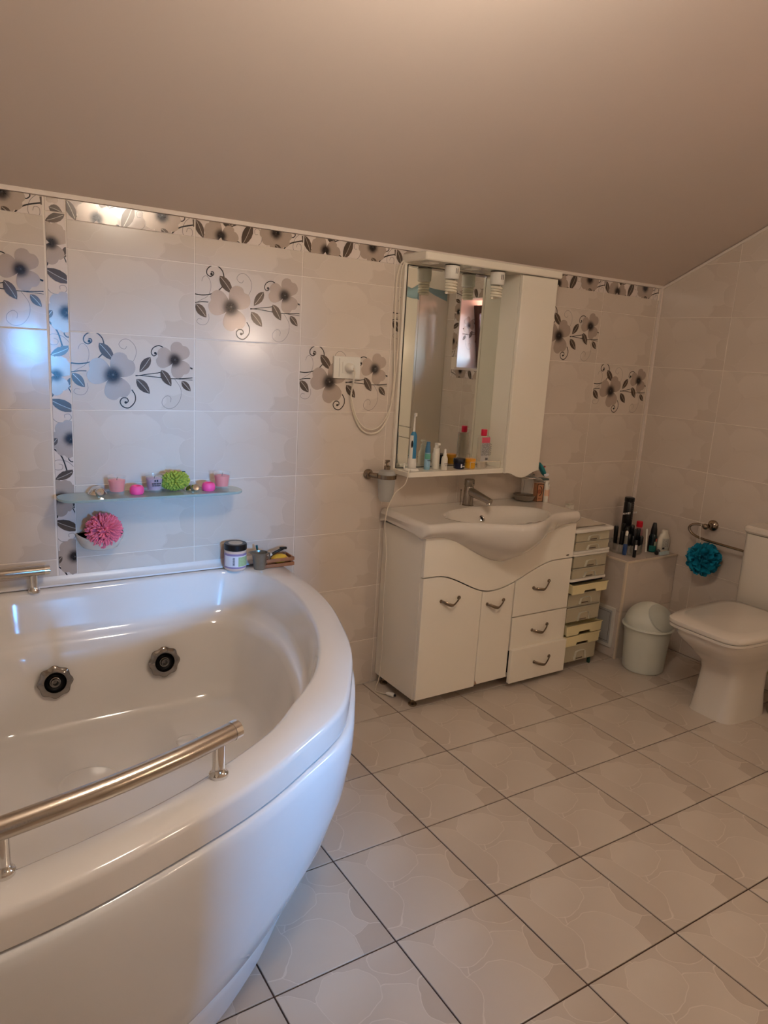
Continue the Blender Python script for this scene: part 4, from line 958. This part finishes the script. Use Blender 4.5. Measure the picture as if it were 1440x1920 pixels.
# ------------------------------------------------------------------ plastic drawer tower
tw = thing('drawer_tower', 'narrow stacked plastic drawer tower in cream and clear', 'drawer unit', (2.03, -.16, 0))
TX0, TX1, TY = 1.912, 2.150, -.300
def tbox(name, x0, x1, z0, z1, y0, y1, m, parent=None, r=.012):
    return part(name, MB().prism(rrect(x0, x1, y1, y0, r, 4), z0, z1, 'z', .0015), m, parent or tw, smooth=35)
tbox('top_lid', TX0-.010, TX1+.010, .690, .706, -.006, TY-.022, M_WHITEP)
for x in (TX0, TX1-.006): part('side_wall', MB().box(x, x+.006, TY+.004, -.01, .045, .690, .001), M_CLEARP if x > 2 else mat('dim_plastic', (206, 188, 156), .5), tw, smooth=False)
part('back_wall', MB().box(TX0+.006, TX1-.006, -.016, -.010, .045, .690), mat('dim_plastic', (206, 188, 156), .5), tw, smooth=False)
tbox('band', TX0-.006, TX1+.006, .577, .588, -.006, TY-.016, M_WHITEP); tbox('band', TX0-.006, TX1+.006, .589, .600, -.006, TY-.016, M_WHITEP)
tbox('band', TX0-.004, TX1+.004, .452, .464, -.006, TY-.014, M_WHITEP)
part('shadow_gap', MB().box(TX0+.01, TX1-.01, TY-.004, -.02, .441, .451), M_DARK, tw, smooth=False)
M_CONT = [mat('contents_%s' % n_, c_, .7, var=.5, vscale=60) for n_, c_ in (('tan', (190, 166, 134)), ('grey', (164, 152, 130)), ('brown', (136, 108, 82)))]
def clear_drawer(z0, z1, k, y=TY-.010):
    h = z1-z0
    d = part('drawer', MB().box(TX0+.008, TX1-.008, y, y+.003, z0, z1, .0012).box(TX0+.008, TX0+.011, y+.003, -.02, z0, z1-.01).box(TX1-.011, TX1-.008, y+.003, -.02, z0, z1-.01).box(TX0+.011, TX1-.011, y+.003, -.02, z0, z0+.003), M_CLEARP, tw, smooth=False)
    part('drawer_rim', MB().box(TX0+.007, TX1-.007, y-.002, y+.004, z1-.004, z1, .001), mat('pale_rim', (200, 192, 170), .35, alpha=.8), d)
    # arched pull
    a = crom([(-.044, z0+.004), (-.038, z0+h*.34), (-.028, z0+h*.60), (.028, z0+h*.60), (.038, z0+h*.34), (.044, z0+.004)], 4)
    xm = (TX0+TX1)/2+.004
    rg = [[(xm+p.x*(1-q), y-.001-w, p.y-(h*.18*q)) for q, w in ((0, 0), (.06, .007), (.14, .008), (.2, .002))] for p in a]
    part('pull', MB().loft(rg, False, False, closed=False), mat('pull_clear', (226, 220, 200), .3, alpha=.6, var=0), d)
    part('pull_slot', MB().box(xm-.022, xm+.022, y-.0012, y-.0004, z0+.005, z0+.010), mat('shade_slot', (74, 60, 48), .7), d, smooth=False)
    random.seed(k)
    x = TX0+.016
    mb = MB(); 
    while x < TX1-.03:
        w = random.uniform(.02, .05); mb = MB().box(x, min(x+w, TX1-.014), y+.02+random.random()*.03, -.05, z0+.004, z0+.004+(h-.018)*random.uniform(.4, .95), .002)
        part('content', mb, M_CONT[random.randrange(3)], d, smooth=False); x += w+.004
clear_drawer(.645, .689, 1); clear_drawer(.602, .643, 2); clear_drawer(.518, .575, 3); clear_drawer(.466, .515, 4)
def cream_drawer(z0, z1, y, notch=.014, side=0):
    xm = (TX0+TX1)/2+.004
    o_ = [(TX0+.004, z0), (xm-.044, z0), (xm-.036, z0+notch), (xm+.036, z0+notch), (xm+.044, z0), (TX1-.002, z0), (TX1+.002, z1), (TX0, z1)]
    d = part('drawer', MB().prism(o_, y+.010, y, 'y', .0015), M_CREAMP, tw, smooth=25)
    part('tray', MB().box(TX0+.008, TX0+.011, y+.01, -.02, z0+.002, z1).box(TX1-.011, TX1-.008, y+.01, -.02, z0+.002, z1).box(TX0+.011, TX1-.011, y+.01, -.02, z0+notch, z0+notch+.003), M_CREAMP, d, smooth=False)
    part('rim', MB().box(TX0-.002, TX1+.004, y-.003, y+.012, z1-.005, z1, .0015), M_CREAMP, d)
cream_drawer(.394, .440, TY-.030); clear_drawer(.330, .388, 5, TY-.004); clear_drawer(.246, .318, 6, TY-.004)
cream_drawer(.186, .236, TY-.026); cream_drawer(.128, .180, TY-.020); clear_drawer(.046, .126, 7, TY-.010)
part('shelf_plate', MB().box(TX0, TX1, TY+.002, -.01, .319, .328, .001), mat('pale_rim', (200, 192, 170), .35, alpha=.8), tw, smooth=False)
part('base_plate', MB().box(TX0, TX1, TY, -.01, .036, .045, .002), M_CLEARP, tw, smooth=False)
for x in (TX0+.01, TX1-.022):
    for y in (TY+.006, -.03): part('foot', MB().box(x, x+.012, y, y+.014, 0, .036, .002), mat('green_foot', (32, 74, 58), .4) if x > 2 else M_BLACK, tw, smooth=False)
# on the tower
mb = MB(); n = 12; rg = []
for i in range(n+1):
    x = 1.905+.232*i/n
    rg.append([(x+.010*sin(j*1.7), -.29+.26*j/n, .7085+.004*sin(i*1.3+j*.9)**2+(.010 if j > 9 and 1 < i < 6 else 0)) for j in range(n+1)])
top = MB().loft(rg, False, False, closed=False); o_ = len(top.v); top.v += [(x, y, z-.0018) for x, y, z in top.v[:]]; top.f += [tuple(i+o_ for i in reversed(f)) for f in top.f[:]]
solo('paper_sheets', top, mat('off_white_paper', (212, 200, 182), .75), (2.02, -.16, .707), 'rumpled off-white paper lying on the drawer tower', 'paper', smooth=50)
bx2 = thing('white_carton', 'small upright white carton at the back of the drawer tower', 'box', (2.140, -.045, .714))
part('carton', MB().box(-.018, .018, -.012, .012, 0, .046, .001), mat('white_card', (222, 214, 200), .5), bx2, local=True, smooth=False)
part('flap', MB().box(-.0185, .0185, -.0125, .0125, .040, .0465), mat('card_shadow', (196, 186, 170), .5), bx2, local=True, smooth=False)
solo('cosmetic_stopper', MB().lathe([(.011, 0), (.011, .010), (.006, .014), (.006, .026), (.004, .028)], (2.085, -.045, .7135), 16), M_WHITEP, (2.085, -.045, .7135), 'tiny white bottle cap beside the white carton on the tower', 'cap')

# ------------------------------------------------------------------ tiled pipe casing in the corner
BXX, BYY, BZ = 2.292, -.318, .512
cs = thing('pipe_casing', 'low tiled pipe casing boxed into the corner', 'casing', (2.49, -.16, 0), kind='thing')
part('core', MB().box(BXX+.006, RX+.003, BYY+.006, .003, .001, BZ-.008), M_GROUTW, cs, smooth=False)
def face_tiles(frame, loc, w, h, splits):
    x0 = 0
    for a in range(len(splits[0])-1):
        for b_ in range(len(splits[1])-1):
            pw = splits[0][a+1]-splits[0][a]; ph = splits[1][b_+1]-splits[1][b_]
            me = tile_mesh([(GW,GW), (pw-GW,GW), (pw-GW,ph-GW), (GW,ph-GW)], M_WALLT, .004)
            o = D.objects.new('wall_tile', me); COL.objects.link(o); o.parent = cs
            R = {'top': Matrix.Identity(3), 'front': ROTM['back'], 'side': Euler((pi/2, 0, -pi/2)).to_matrix()}[frame]
            o.location = Vector(loc)+R @ Vector((splits[0][a], splits[1][b_], 0))-Vector(ORG[cs.name]); o.rotation_euler = R.to_euler()
face_tiles('front', (BXX, BYY, 0), 0, 0, ([0.006, RX-BXX-.002], [0.001, .25, BZ-.006]))
face_tiles('side', (BXX, -.002, 0), 0, 0, ([0, -BYY-.008], [0.001, .25, BZ-.006]))
face_tiles('top', (BXX, BYY, BZ), 0, 0, ([0.004, RX-BXX-.004], [0.004, -BYY-.004]))
M_EDGE = mat('cream_edge_strip', (222, 204, 180), .4)
part('edge_strip', MB().box(BXX-.003, BXX+.008, BYY-.003, BYY+.008, 0, BZ-.004, .001), M_EDGE, cs)
part('edge_strip', MB().box(BXX-.003, RX-.003, BYY-.004, BYY+.004, BZ-.007, BZ+.002, .001), M_EDGE, cs)
part('edge_strip', MB().box(BXX-.004, BXX+.004, BYY, -.002, BZ-.007, BZ+.002, .001), M_EDGE, cs)
ad_ = part('access_door', MB().box(BXX-.010, BXX-.0005, -.292, -.13, .052, .262, .002), M_WHITEP, cs, smooth=False)
part('door_panel', MB().box(BXX-.0125, BXX-.0095, -.276, -.145, .070, .246, .001), mat('grey_white_panel', (186, 184, 180), .4), ad_, smooth=False)
mb = MB()
for a in ((-.268, -.266, .08, .236), (-.156, -.154, .08, .236), (-.268, -.154, .08, .082), (-.268, -.154, .234, .236)): mb.box(BXX-.0132, BXX-.0124, *a)
part('door_groove', mb, mat('groove_grey', (110, 104, 98), .6), ad_, smooth=False)
# things on the casing
CZ = BZ+.0006
hs = thing('hairspray_can', 'tall black can with white stripes in the corner of the casing', 'can', (2.545, -.085, CZ))
part('can_body', MB().lathe([(.024, 0), (.026, .003), (.026, .235), (.023, .242)], n=28), M_BLACK, hs, local=True)
part('cap', MB().lathe([(.0255, .243), (.026, .245), (.026, .262), (.023, .265), (.001, .265)], n=28, cap1=False), M_BLACK, hs, local=True)
for k in range(9):
    part('stripe', wrap(.0263, radians(-95), radians(-25), .150+k*.0115, .1518+k*.0115, 6), mat('grey_stripe', (120, 116, 112), .4, var=0), hs, local=True)
text('print_marks', (9,), .022, (-.0135, -.0235, .185), Euler((pi/2, 0, 0)).to_matrix().to_4x4().to_euler(), M_INKW, hs, True)
lt = hs.children[-1]; lt.rotation_euler = (Matrix.Rotation(radians(-30), 3, 'Z') @ Matrix.Rotation(pi/2, 3, 'X') @ Matrix.Rotation(pi/2, 3, 'Z')).to_euler(); lt.scale = (.85, 1, 1)
og = thing('makeup_organiser', 'clear round organiser holding dark mascara tubes on the casing', 'organiser', (2.455, -.165, CZ))
part('tray', MB().lathe([(.001, 0), (.082, 0), (.085, .004), (.085, .05), (.083, .05), (.082, .005), (.001, .004)], n=36, cap0=False, cap1=False), mat('clear_tray', (205, 200, 192), .1, alpha=.28, var=0), og, local=True)
random.seed(11)
SP = [(-.062,-.018,.105), (-.045,.030,.12), (-.030,-.030,.125), (-.012,.012,.135), (-.004,-.048,.118), (.014,-.020,.130), (.020,.035,.12), (.036,-.040,.115), (.045,.002,.125), (.060,-.018,.112), (-.020,-.062,.09), (.030,-.066,.085), (.058,.030,.11), (-.050,-.050,.10)]
LB = ['black make-up tube at the organiser rim nearest the drawer tower', 'black make-up tube at the rear of the organiser below the can', 'short black tube beside the blue serum tube', 'dark violet tube just in front of the tall can',
 'black tube in the front middle of the organiser', 'tallest black tube in the centre of the organiser', 'dark violet tube at the rear centre of the organiser', 'black tube at the front of the organiser nearest the pencil',
 'black tube between organiser centre and the red-capped bottle', 'black tube at the organiser rim nearest the pencil', 'low black tube at the very front rim of the organiser', 'shortest black tube at the front rim near the pencil', 'black tube in front of the red-capped bottle', 'black tube at the front rim behind the white-labelled tube']
mt0 = None; vio = mat('dark_violet_plastic', (46, 20, 34), .3)
for k, (x, y, h) in enumerate(SP):
    r = random.uniform(.0095, .0118); h *= 1.05; a = random.uniform(-.1, .1); 
    lab = ['leftmost black mascara tube in the clear organiser', 'black mascara tube leaning at the rear of the organiser'][k] if k < 2 else 'black mascara or lip tube standing in the clear organiser'
    if mt0 is None or True:
        t = thing('mascara_tube', LB[k], 'make-up tube', (2.455+x, -.165+y, CZ+.0055), 'make-up tubes in the organiser')
        part('tube_body', MB().lathe([(r*.9, 0), (r, .002), (r, h*.55), (r*.9, h*.56)], n=12), vio if k in (3, 6) else M_BLACK, t, local=True)
        part('cap', MB().lathe([(r*1.05, h*.56), (r*1.05, h*.95), (r*.8, h)], n=12), M_BLACK, t, local=True)
        t.rotation_euler = (random.uniform(-.05, .05), random.uniform(-.05, .05), 0)
t = thing('serum_tube', 'blue serum tube with clear white-tipped cap at the organiser edge', 'make-up tube', (2.392, -.215, CZ))
part('tube_body', MB().lathe([(.010, 0), (.011, .003), (.011, .055), (.009, .058)], n=16), mat('deep_blue', (42, 70, 120), .3), t, local=True)
part('clear_neck', MB().lathe([(.0095, .058), (.009, .098), (.007, .102)], n=16), mat('greyish_clear', (150, 146, 136), .2, alpha=.7), t, local=True)
part('cap', MB().lathe([(.0075, .102), (.0075, .120), (.004, .126)], n=16), M_WHITEP, t, local=True)
t = thing('lip_brush', 'short black tube with a white label in front of the organiser', 'make-up tube', (2.402, -.268, CZ))
part('tube_body', MB().lathe([(.0085, 0), (.009, .002), (.009, .085), (.007, .088)], n=16), M_BLACK, t, local=True)
part('label', wrap(.0093, radians(-150), radians(-50), .040, .066, 6), M_LABW, t, local=True)
rb = bottle('red_cap_bottle', 'pinkish bottle with a red cap behind the black tubes', 'bottle', (2.568, -.150, CZ),
    [(.018, 0), (.020, .004), (.020, .105), (.014, .118)], mat('rose_bottle', (190, 140, 142), .3), [(.0165, .118), (.0165, .145), (.014, .148)], M_RED)
solo('white_pencil', MB().tube([(2.535,-.235,CZ+.006), (2.560,-.205,CZ+.12)], .0042, 8), M_WHITEP, (2.535, -.235, CZ), 'white pencil leaning between organiser and green bottle', 'pencil')
gb = bottle('green_black_bottle', 'dark bottle with black pointed cap and teal base', 'bottle', (2.592, -.225, CZ),
    [(.020, 0), (.0215, .003), (.0215, .080), (.017, .095)], mat('dark_teal_bottle', (18, 30, 34), .25), [(.0165, .094), (.0155, .120), (.010, .150), (.008, .155)], M_BLACK,
    [(.0218, -180, 0, .004, .036, mat('teal_label', (20, 96, 92), .4)), (.0218, -120, -40, .036, .058, mat('sage_label', (140, 150, 130), .4)), (.0220, -100, -50, .058, .074, mat('salmon_label', (210, 110, 90), .4))])
wl = thing('lotion_bottle', 'white oval lotion bottle at the outer edge of the casing', 'bottle', (2.642, -.255, CZ), rotz=radians(-20))
mb = MB(); rings = []
for z, w, d in ((0, .026, .016), (.004, .029, .018), (.04, .035, .020), (.075, .034, .019), (.098, .022, .015), (.100, .0175, .0165), (.116, .0165, .0155), (.120, .012, .012)):
    rings.append([(w*cos(a), d*sin(a), z) for a in [2*pi*i/28 for i in range(28)]])
part('bottle_body', mb.loft(rings), mat('warm_white_bottle', (222, 214, 196), .35), wl, local=True, smooth=50)
mb = MB().loft([[(x, -.0205+abs(x)**2*6-(z-.045)**2*0, z) for x in (-.020, -.01, 0, .01, .020)] for z in (.018, .04, .06, .078)], False, False, closed=False)
part('label', mb, mat('label_pale_grey', (196, 192, 180), .5, var=0), wl, local=True)
for k in range(6): text('print_marks', (4, 4, 3) if k % 2 else (5, 2, 4), .0048, (-.002, -.0213, .070-k*.007), (pi/2, 0, 0), M_INK, wl, True, .00005)
part('barcode', MB().box(-.016, -.004, -.0212, -.0206, .020, .030), M_INK, wl, local=True, smooth=False)
solo('black_sharpener', MB().tube([(2.555,-.285,CZ+.011), (2.600,-.262,CZ+.011)], .0105, 12), M_BLACK, (2.575, -.275, CZ), 'short black cylinder lying at the front of the casing', 'cosmetic')
solo('cotton_pack', MB().box(2.570, 2.640, -.300, -.288, CZ, CZ+.016, .002), mat('pale_blue_card', (188, 206, 208), .5), (2.60, -.294, CZ), 'flat pale blue pack at the front edge of the casing', 'pack')
# ------------------------------------------------------------------ bin
bn = thing('waste_bin', 'off-white round waste bin with swing dome lid', 'bin', (2.342, -.449, 0)); bn.scale = (.92, .92, .93)
part('bin_body', MB().lathe([(.001, 0), (.100, 0), (.106, .006), (.112, .12), (.118, .205), (.120, .206), (.121, .232), (.117, .234)], n=40, cap0=False, cap1=False), M_BINP, bn, local=True)
part('lid_rim', MB().lathe([(.118, .232), (.131, .234), (.134, .240), (.130, .247), (.122, .248)], n=40, cap0=False, cap1=False), M_BINP, bn, local=True)
prof = [(.124*cos(a), .246+.118*sin(a)) for a in [i*pi/2/10 for i in range(10)]]+[(.001, .364)]
dome = MB().lathe(prof, n=40, cap0=False, cap1=False)
ax = Vector((-.50, -.62, .60)).normalized()   # centre of the swing flap
part('dome_lid', dome, M_BINP, bn, local=True, smooth=60)
nrm = Vector((-.05, -.78, .62)).normalized(); t1 = nrm.cross(Vector((0,0,1))).normalized(); t2 = nrm.cross(t1)
rg = []
for r, lift in ((.079, .0006), (.0745, .0008), (.074, .0045), (.066, .004), (.045, .004), (.02, .004), (.001, .004)):
    ring_ = []
    for i in range(32):
        a = 2*pi*i/32; d_ = (nrm*math.sqrt(max(.01, 1-(r/.121)**2))+(t1*cos(a)+t2*sin(a))*(r/.121)).normalized()
        ring_.append((d_.x*(.124+lift), d_.y*(.124+lift), .246+max(.002, d_.z*(.118+lift))))
    rg.append(ring_)
part('swing_flap', MB().loft(rg, False, True), mat('flap_plastic', (188, 190, 178), .34), bn, local=True, smooth=50)
solo('red_cleaner_bottle', MB().lathe([(.020, 0), (.030, .01), (.034, .05), (.030, .14), (.026, .155), (.001, .16)], (2.545, -.38, 0), 20, cap1=False), mat('faded_red', (168, 60, 50), .5), (2.545, -.38, 0), 'red plastic bottle on the floor behind the bin', 'bottle')
# ------------------------------------------------------------------ toilet
to = thing('toilet', 'white close-coupled toilet with closed square lid', 'toilet', (2.35, -.915, 0))
YC = -.913
def srect(x0, x1, hw, z, rf=.45, n=40, e=.5, pinch=1.0):
    cx, hx = (x0+x1)/2, (x1-x0)/2; o = []
    for i in range(n):
        a = 2*pi*i/n; c_, s_ = cos(a), sin(a); ee = e
        x = hx*(abs(c_)**ee)*(1 if c_ > 0 else -1); y = hw*(abs(s_)**ee)*(1 if s_ > 0 else -1)
        k = 1-(1-pinch)*max(0, -x/hx)
        o.append((cx+x, YC+y*k, z))
    return o
rs = [srect(2.172, 2.47, .112, 0, e=.42, pinch=.94), srect(2.176, 2.47, .110, .012, e=.42, pinch=.94), srect(2.192, 2.455, .104, .10, e=.42, pinch=.93), srect(2.200, 2.46, .100, .195, e=.42, pinch=.93),
      srect(2.185, 2.50, .108, .232, e=.45, pinch=.93), srect(2.120, 2.60, .142, .290, e=.48, pinch=.93), srect(2.062, 2.65, .166, .335, e=.5, pinch=.94), srect(2.040, 2.655, .176, .362, e=.5, pinch=.94), srect(2.036, 2.66, .180, .385, e=.5, pinch=.95)]
part('pan', MB().loft(rs), M_CERAM, to, smooth=50)
rs = [srect(2.028, 2.520, .184, .388, e=.33, pinch=.90), srect(2.020, 2.520, .188, .392, e=.33, pinch=.90), srect(2.018, 2.520, .189, .404, e=.33, pinch=.90)]
part('seat', MB().loft(rs), M_CERAM, to, smooth=40)
rs = [srect(2.020, 2.520, .188, .406, e=.32, pinch=.90), srect(2.016, 2.520, .190, .412, e=.32, pinch=.90), srect(2.018, 2.520, .189, .424, e=.32, pinch=.90), srect(2.034, 2.512, .178, .433, e=.32, pinch=.90), srect(2.08, 2.48, .14, .436, e=.42, pinch=.93)]
part('lid', MB().loft(rs), M_CERAM, to, smooth=50)
part('tank', MB().loft([[(x, y, z) for x, y in rrect(2.535-k, RX-.004, YC-.185+k*.5, YC+.172-k*.2, .025, 5)] for z, k in ((.386, -.02), (.42, -.008), (.60, .0), (.745, .004))]), M_CERAM, to, smooth=40)
part('tank_lid', MB().prism(rrect(2.522, RX-.003, YC-.192, YC+.178, .022, 5), .748, .782, 'z', .010), M_CERAM, to, smooth=40)
part('flush_button', MB().lathe([(.024, .782), (.024, .787), (.001, .788)], (2.60, YC, 0), 20, cap1=False), M_CHROME, to)
solo('drain_cover_disc', MB().lathe([(.044, 0), (.046, .004), (.042, .012), (.020, .014), (.018, .022)], (2.640, -.925, .140), 28, Matrix.Rotation(-pi/2, 4, 'Y')), mat('yellowed_white', (196, 182, 140), .4), (2.640, -.925, .140), 'yellowed white drain coupling behind the toilet foot', 'pipe')
solo('shower_hose', MB().tube(crom([(2.66,-1.12,.30), (2.64,-1.06,.16), (2.60,-1.00,.06), (2.545,-.985,.012), (2.485,-1.01,.009), (2.43,-1.07,.009), (2.44,-1.15,.009), (2.52,-1.20,.009), (2.62,-1.22,.009)], 8), .0085, 10), mat('grey_hose', (146, 130, 112), .3, metal=.5), (2.5, -1.0, 0), 'grey metal hose curling on the floor beside the toilet', 'hose')
# ------------------------------------------------------------------ paper bar with pouf
tr = thing('towel_bar', 'curved dark chrome bar on a round rose beside the toilet tank', 'holder', (2.66, -.5, .69))
part('wall_rose', MB().lathe([(.026, .001), (.027, .010), (.022, .018), (.012, .022), (.010, .045)], (RX, -.492, .708), 24, Matrix.Rotation(-pi/2, 4, 'Y')), M_BRONZE, tr)
part('ball_joint', MB().sphere((2.625, -.488, .706), .015, (1,1,1), 18, 12), M_BRONZE, tr)
part('curved_bar', MB().tube(crom([(2.622,-.486,.707), (2.612,-.458,.712), (2.60,-.432,.706), (2.598,-.420,.688), (2.600,-.430,.668), (2.602,-.460,.653), (2.604,-.51,.646), (2.606,-.60,.643), (2.608,-.71,.641)], 7), .0062, 10), M_BRONZE, tr)
solo('pouf_cord', MB().tube(crom([(2.612,-.470,.716), (2.606,-.478,.712), (2.600,-.478,.70), (2.598,-.486,.65), (2.598,-.502,.60)], 5), .0014, 6), M_WHITEP, (2.60, -.48, .60), 'white string loop holding the turquoise pouf', 'string')
mb = MB(); random.seed(5); cc = Vector((2.600, -.520, .551))
mb.sphere(cc, .048, (1,1,1), 16, 10)
for k in range(70):
    z = 1-2*(k+.5)/70; a = k*2.399963; rr_ = math.sqrt(1-z*z); d_ = Vector((rr_*cos(a), rr_*sin(a), z))
    t1 = d_.cross(Vector((random.uniform(-1,1), random.uniform(-1,1), random.uniform(-1,1)))).normalized(); t2 = d_.cross(t1)
    L0 = .022; nn = 9; ph = random.random()*6; rows = []
    for j in range(nn):
        u = (j/(nn-1)-.5)*2
        base = cc+d_*.030+t1*u*.028
        R2 = .082*random.uniform(.86, 1.06)
        tip = cc+(d_+t1*u*.42+t2*.22*sin(ph+u*5)).normalized()*R2
        mid = (base+tip)/2+t2*.006*sin(ph+u*7)
        rows.append([base, mid, tip])
    mb.loft(rows, False, False, closed=False)
solo('turquoise_bath_pouf', mb, mat('turquoise_mesh', (10, 136, 166), .6, var=.25, vscale=40), (2.600, -.520, .47), 'turquoise mesh bath pouf hanging beside the toilet tank', 'bath puff', smooth=70)
# ------------------------------------------------------------------ seen in the mirror: tall cabinet with a towel over it
tc_ = thing('tall_cabinet', 'tall white cabinet on the side wall, seen in the mirror', 'cabinet', (2.56, -2.12, 0))
part('carcass', MB().box(2.434, RX-.001, -2.40, -1.862, 0, 1.892, .002), M_GLOSSW, tc_, smooth=False)
for z0, z1 in ((.06, .845), (.850, .925), (.930, 1.888)):
    d_ = part('door' if z1-z0 > .2 else 'drawer', MB().box(2.416, 2.433, -2.398, -1.864, z0, z1, .002), M_GLOSSW, tc_, smooth=False)
    part('knob', MB().sphere((2.405, -2.10 if z1 < 1 else -2.11, (.885 if z1-z0 < .2 else (.99 if z1 > 1 else .70))), .010, (1,1,1), 14, 10), M_CHROME, d_)
twl = MB(); rg = []
for i in range(25):
    u = i/24; y = -2.34+.47*u
    rg.append([(x+.004*sin(u*14+k), y+.006*sin(k*2+u*9), z+.006*sin(u*11+k*.8)) for k, (x, z) in enumerate(((2.405, 1.850+.012*sin(u*5)), (2.402, 1.872), (2.412, 1.900), (2.45, 1.925+.014*sin(u*16)), (2.55, 1.905), (2.66, 1.901)))])
last = rg[-1]
for k in range(1, 6): rg.append([(x+.002*k, -1.870+.012+.003*sin(k+x*40), z-(.0 if k == 1 else (.014*k)*(x-2.38)/.28)) for x, y, z in last])
twl.loft(rg, False, False, closed=False); tv = len(twl.v)
tw_o = solo('blue_towel', twl, mat('pale_blue_towel', (158, 188, 194), .9, bump=.5, bscale=300), (2.5, -2.0, 1.80), 'pale blue towel draped over the tall cabinet, seen in the mirror', 'towel', smooth=70)
sd_ = tw_o.modifiers.new('thickness', 'SOLIDIFY'); sd_.thickness = .004
# ceiling lamp
lp = thing('pendant_lamp', 'round white glass globe lamp hanging from the ceiling', 'lamp', (.34, -1.62, 2.60))
part('lamp_base', MB().lathe([(.05, 0), (.05, -.02), (.008, -.03), (.008, -.29), (.045, -.295), (.045, -.315)], n=32), M_WHITEP, lp, local=True)
part('lamp_shade', MB().sphere((0, 0, -.43), .12, (1,1,1), 32, 20), mat('lit_glass', (255, 242, 224), .4, emit=LAMP_EMIT, var=0), lp, local=True)
wlp = thing('added_fill_lamp', 'added unseen fill lamp, small glass globe behind the viewer', 'lamp', (1.75, -3.4, 1.5))  # fill light added out of view to brighten the vanity and right side
part('lamp_base', MB().lathe([(.05, 0), (.05, .02), (.012, .03), (.012, .07)], n=24, mtx=Matrix.Rotation(-pi/2, 4, 'X')), M_WHITEP, wlp, local=True)
part('lamp_shade', MB().sphere((0, .14, 0), .08, (1,1,1), 24, 16), mat('fill_glow_glass', (255, 230, 204), .4, emit=62, var=0), wlp, local=True)
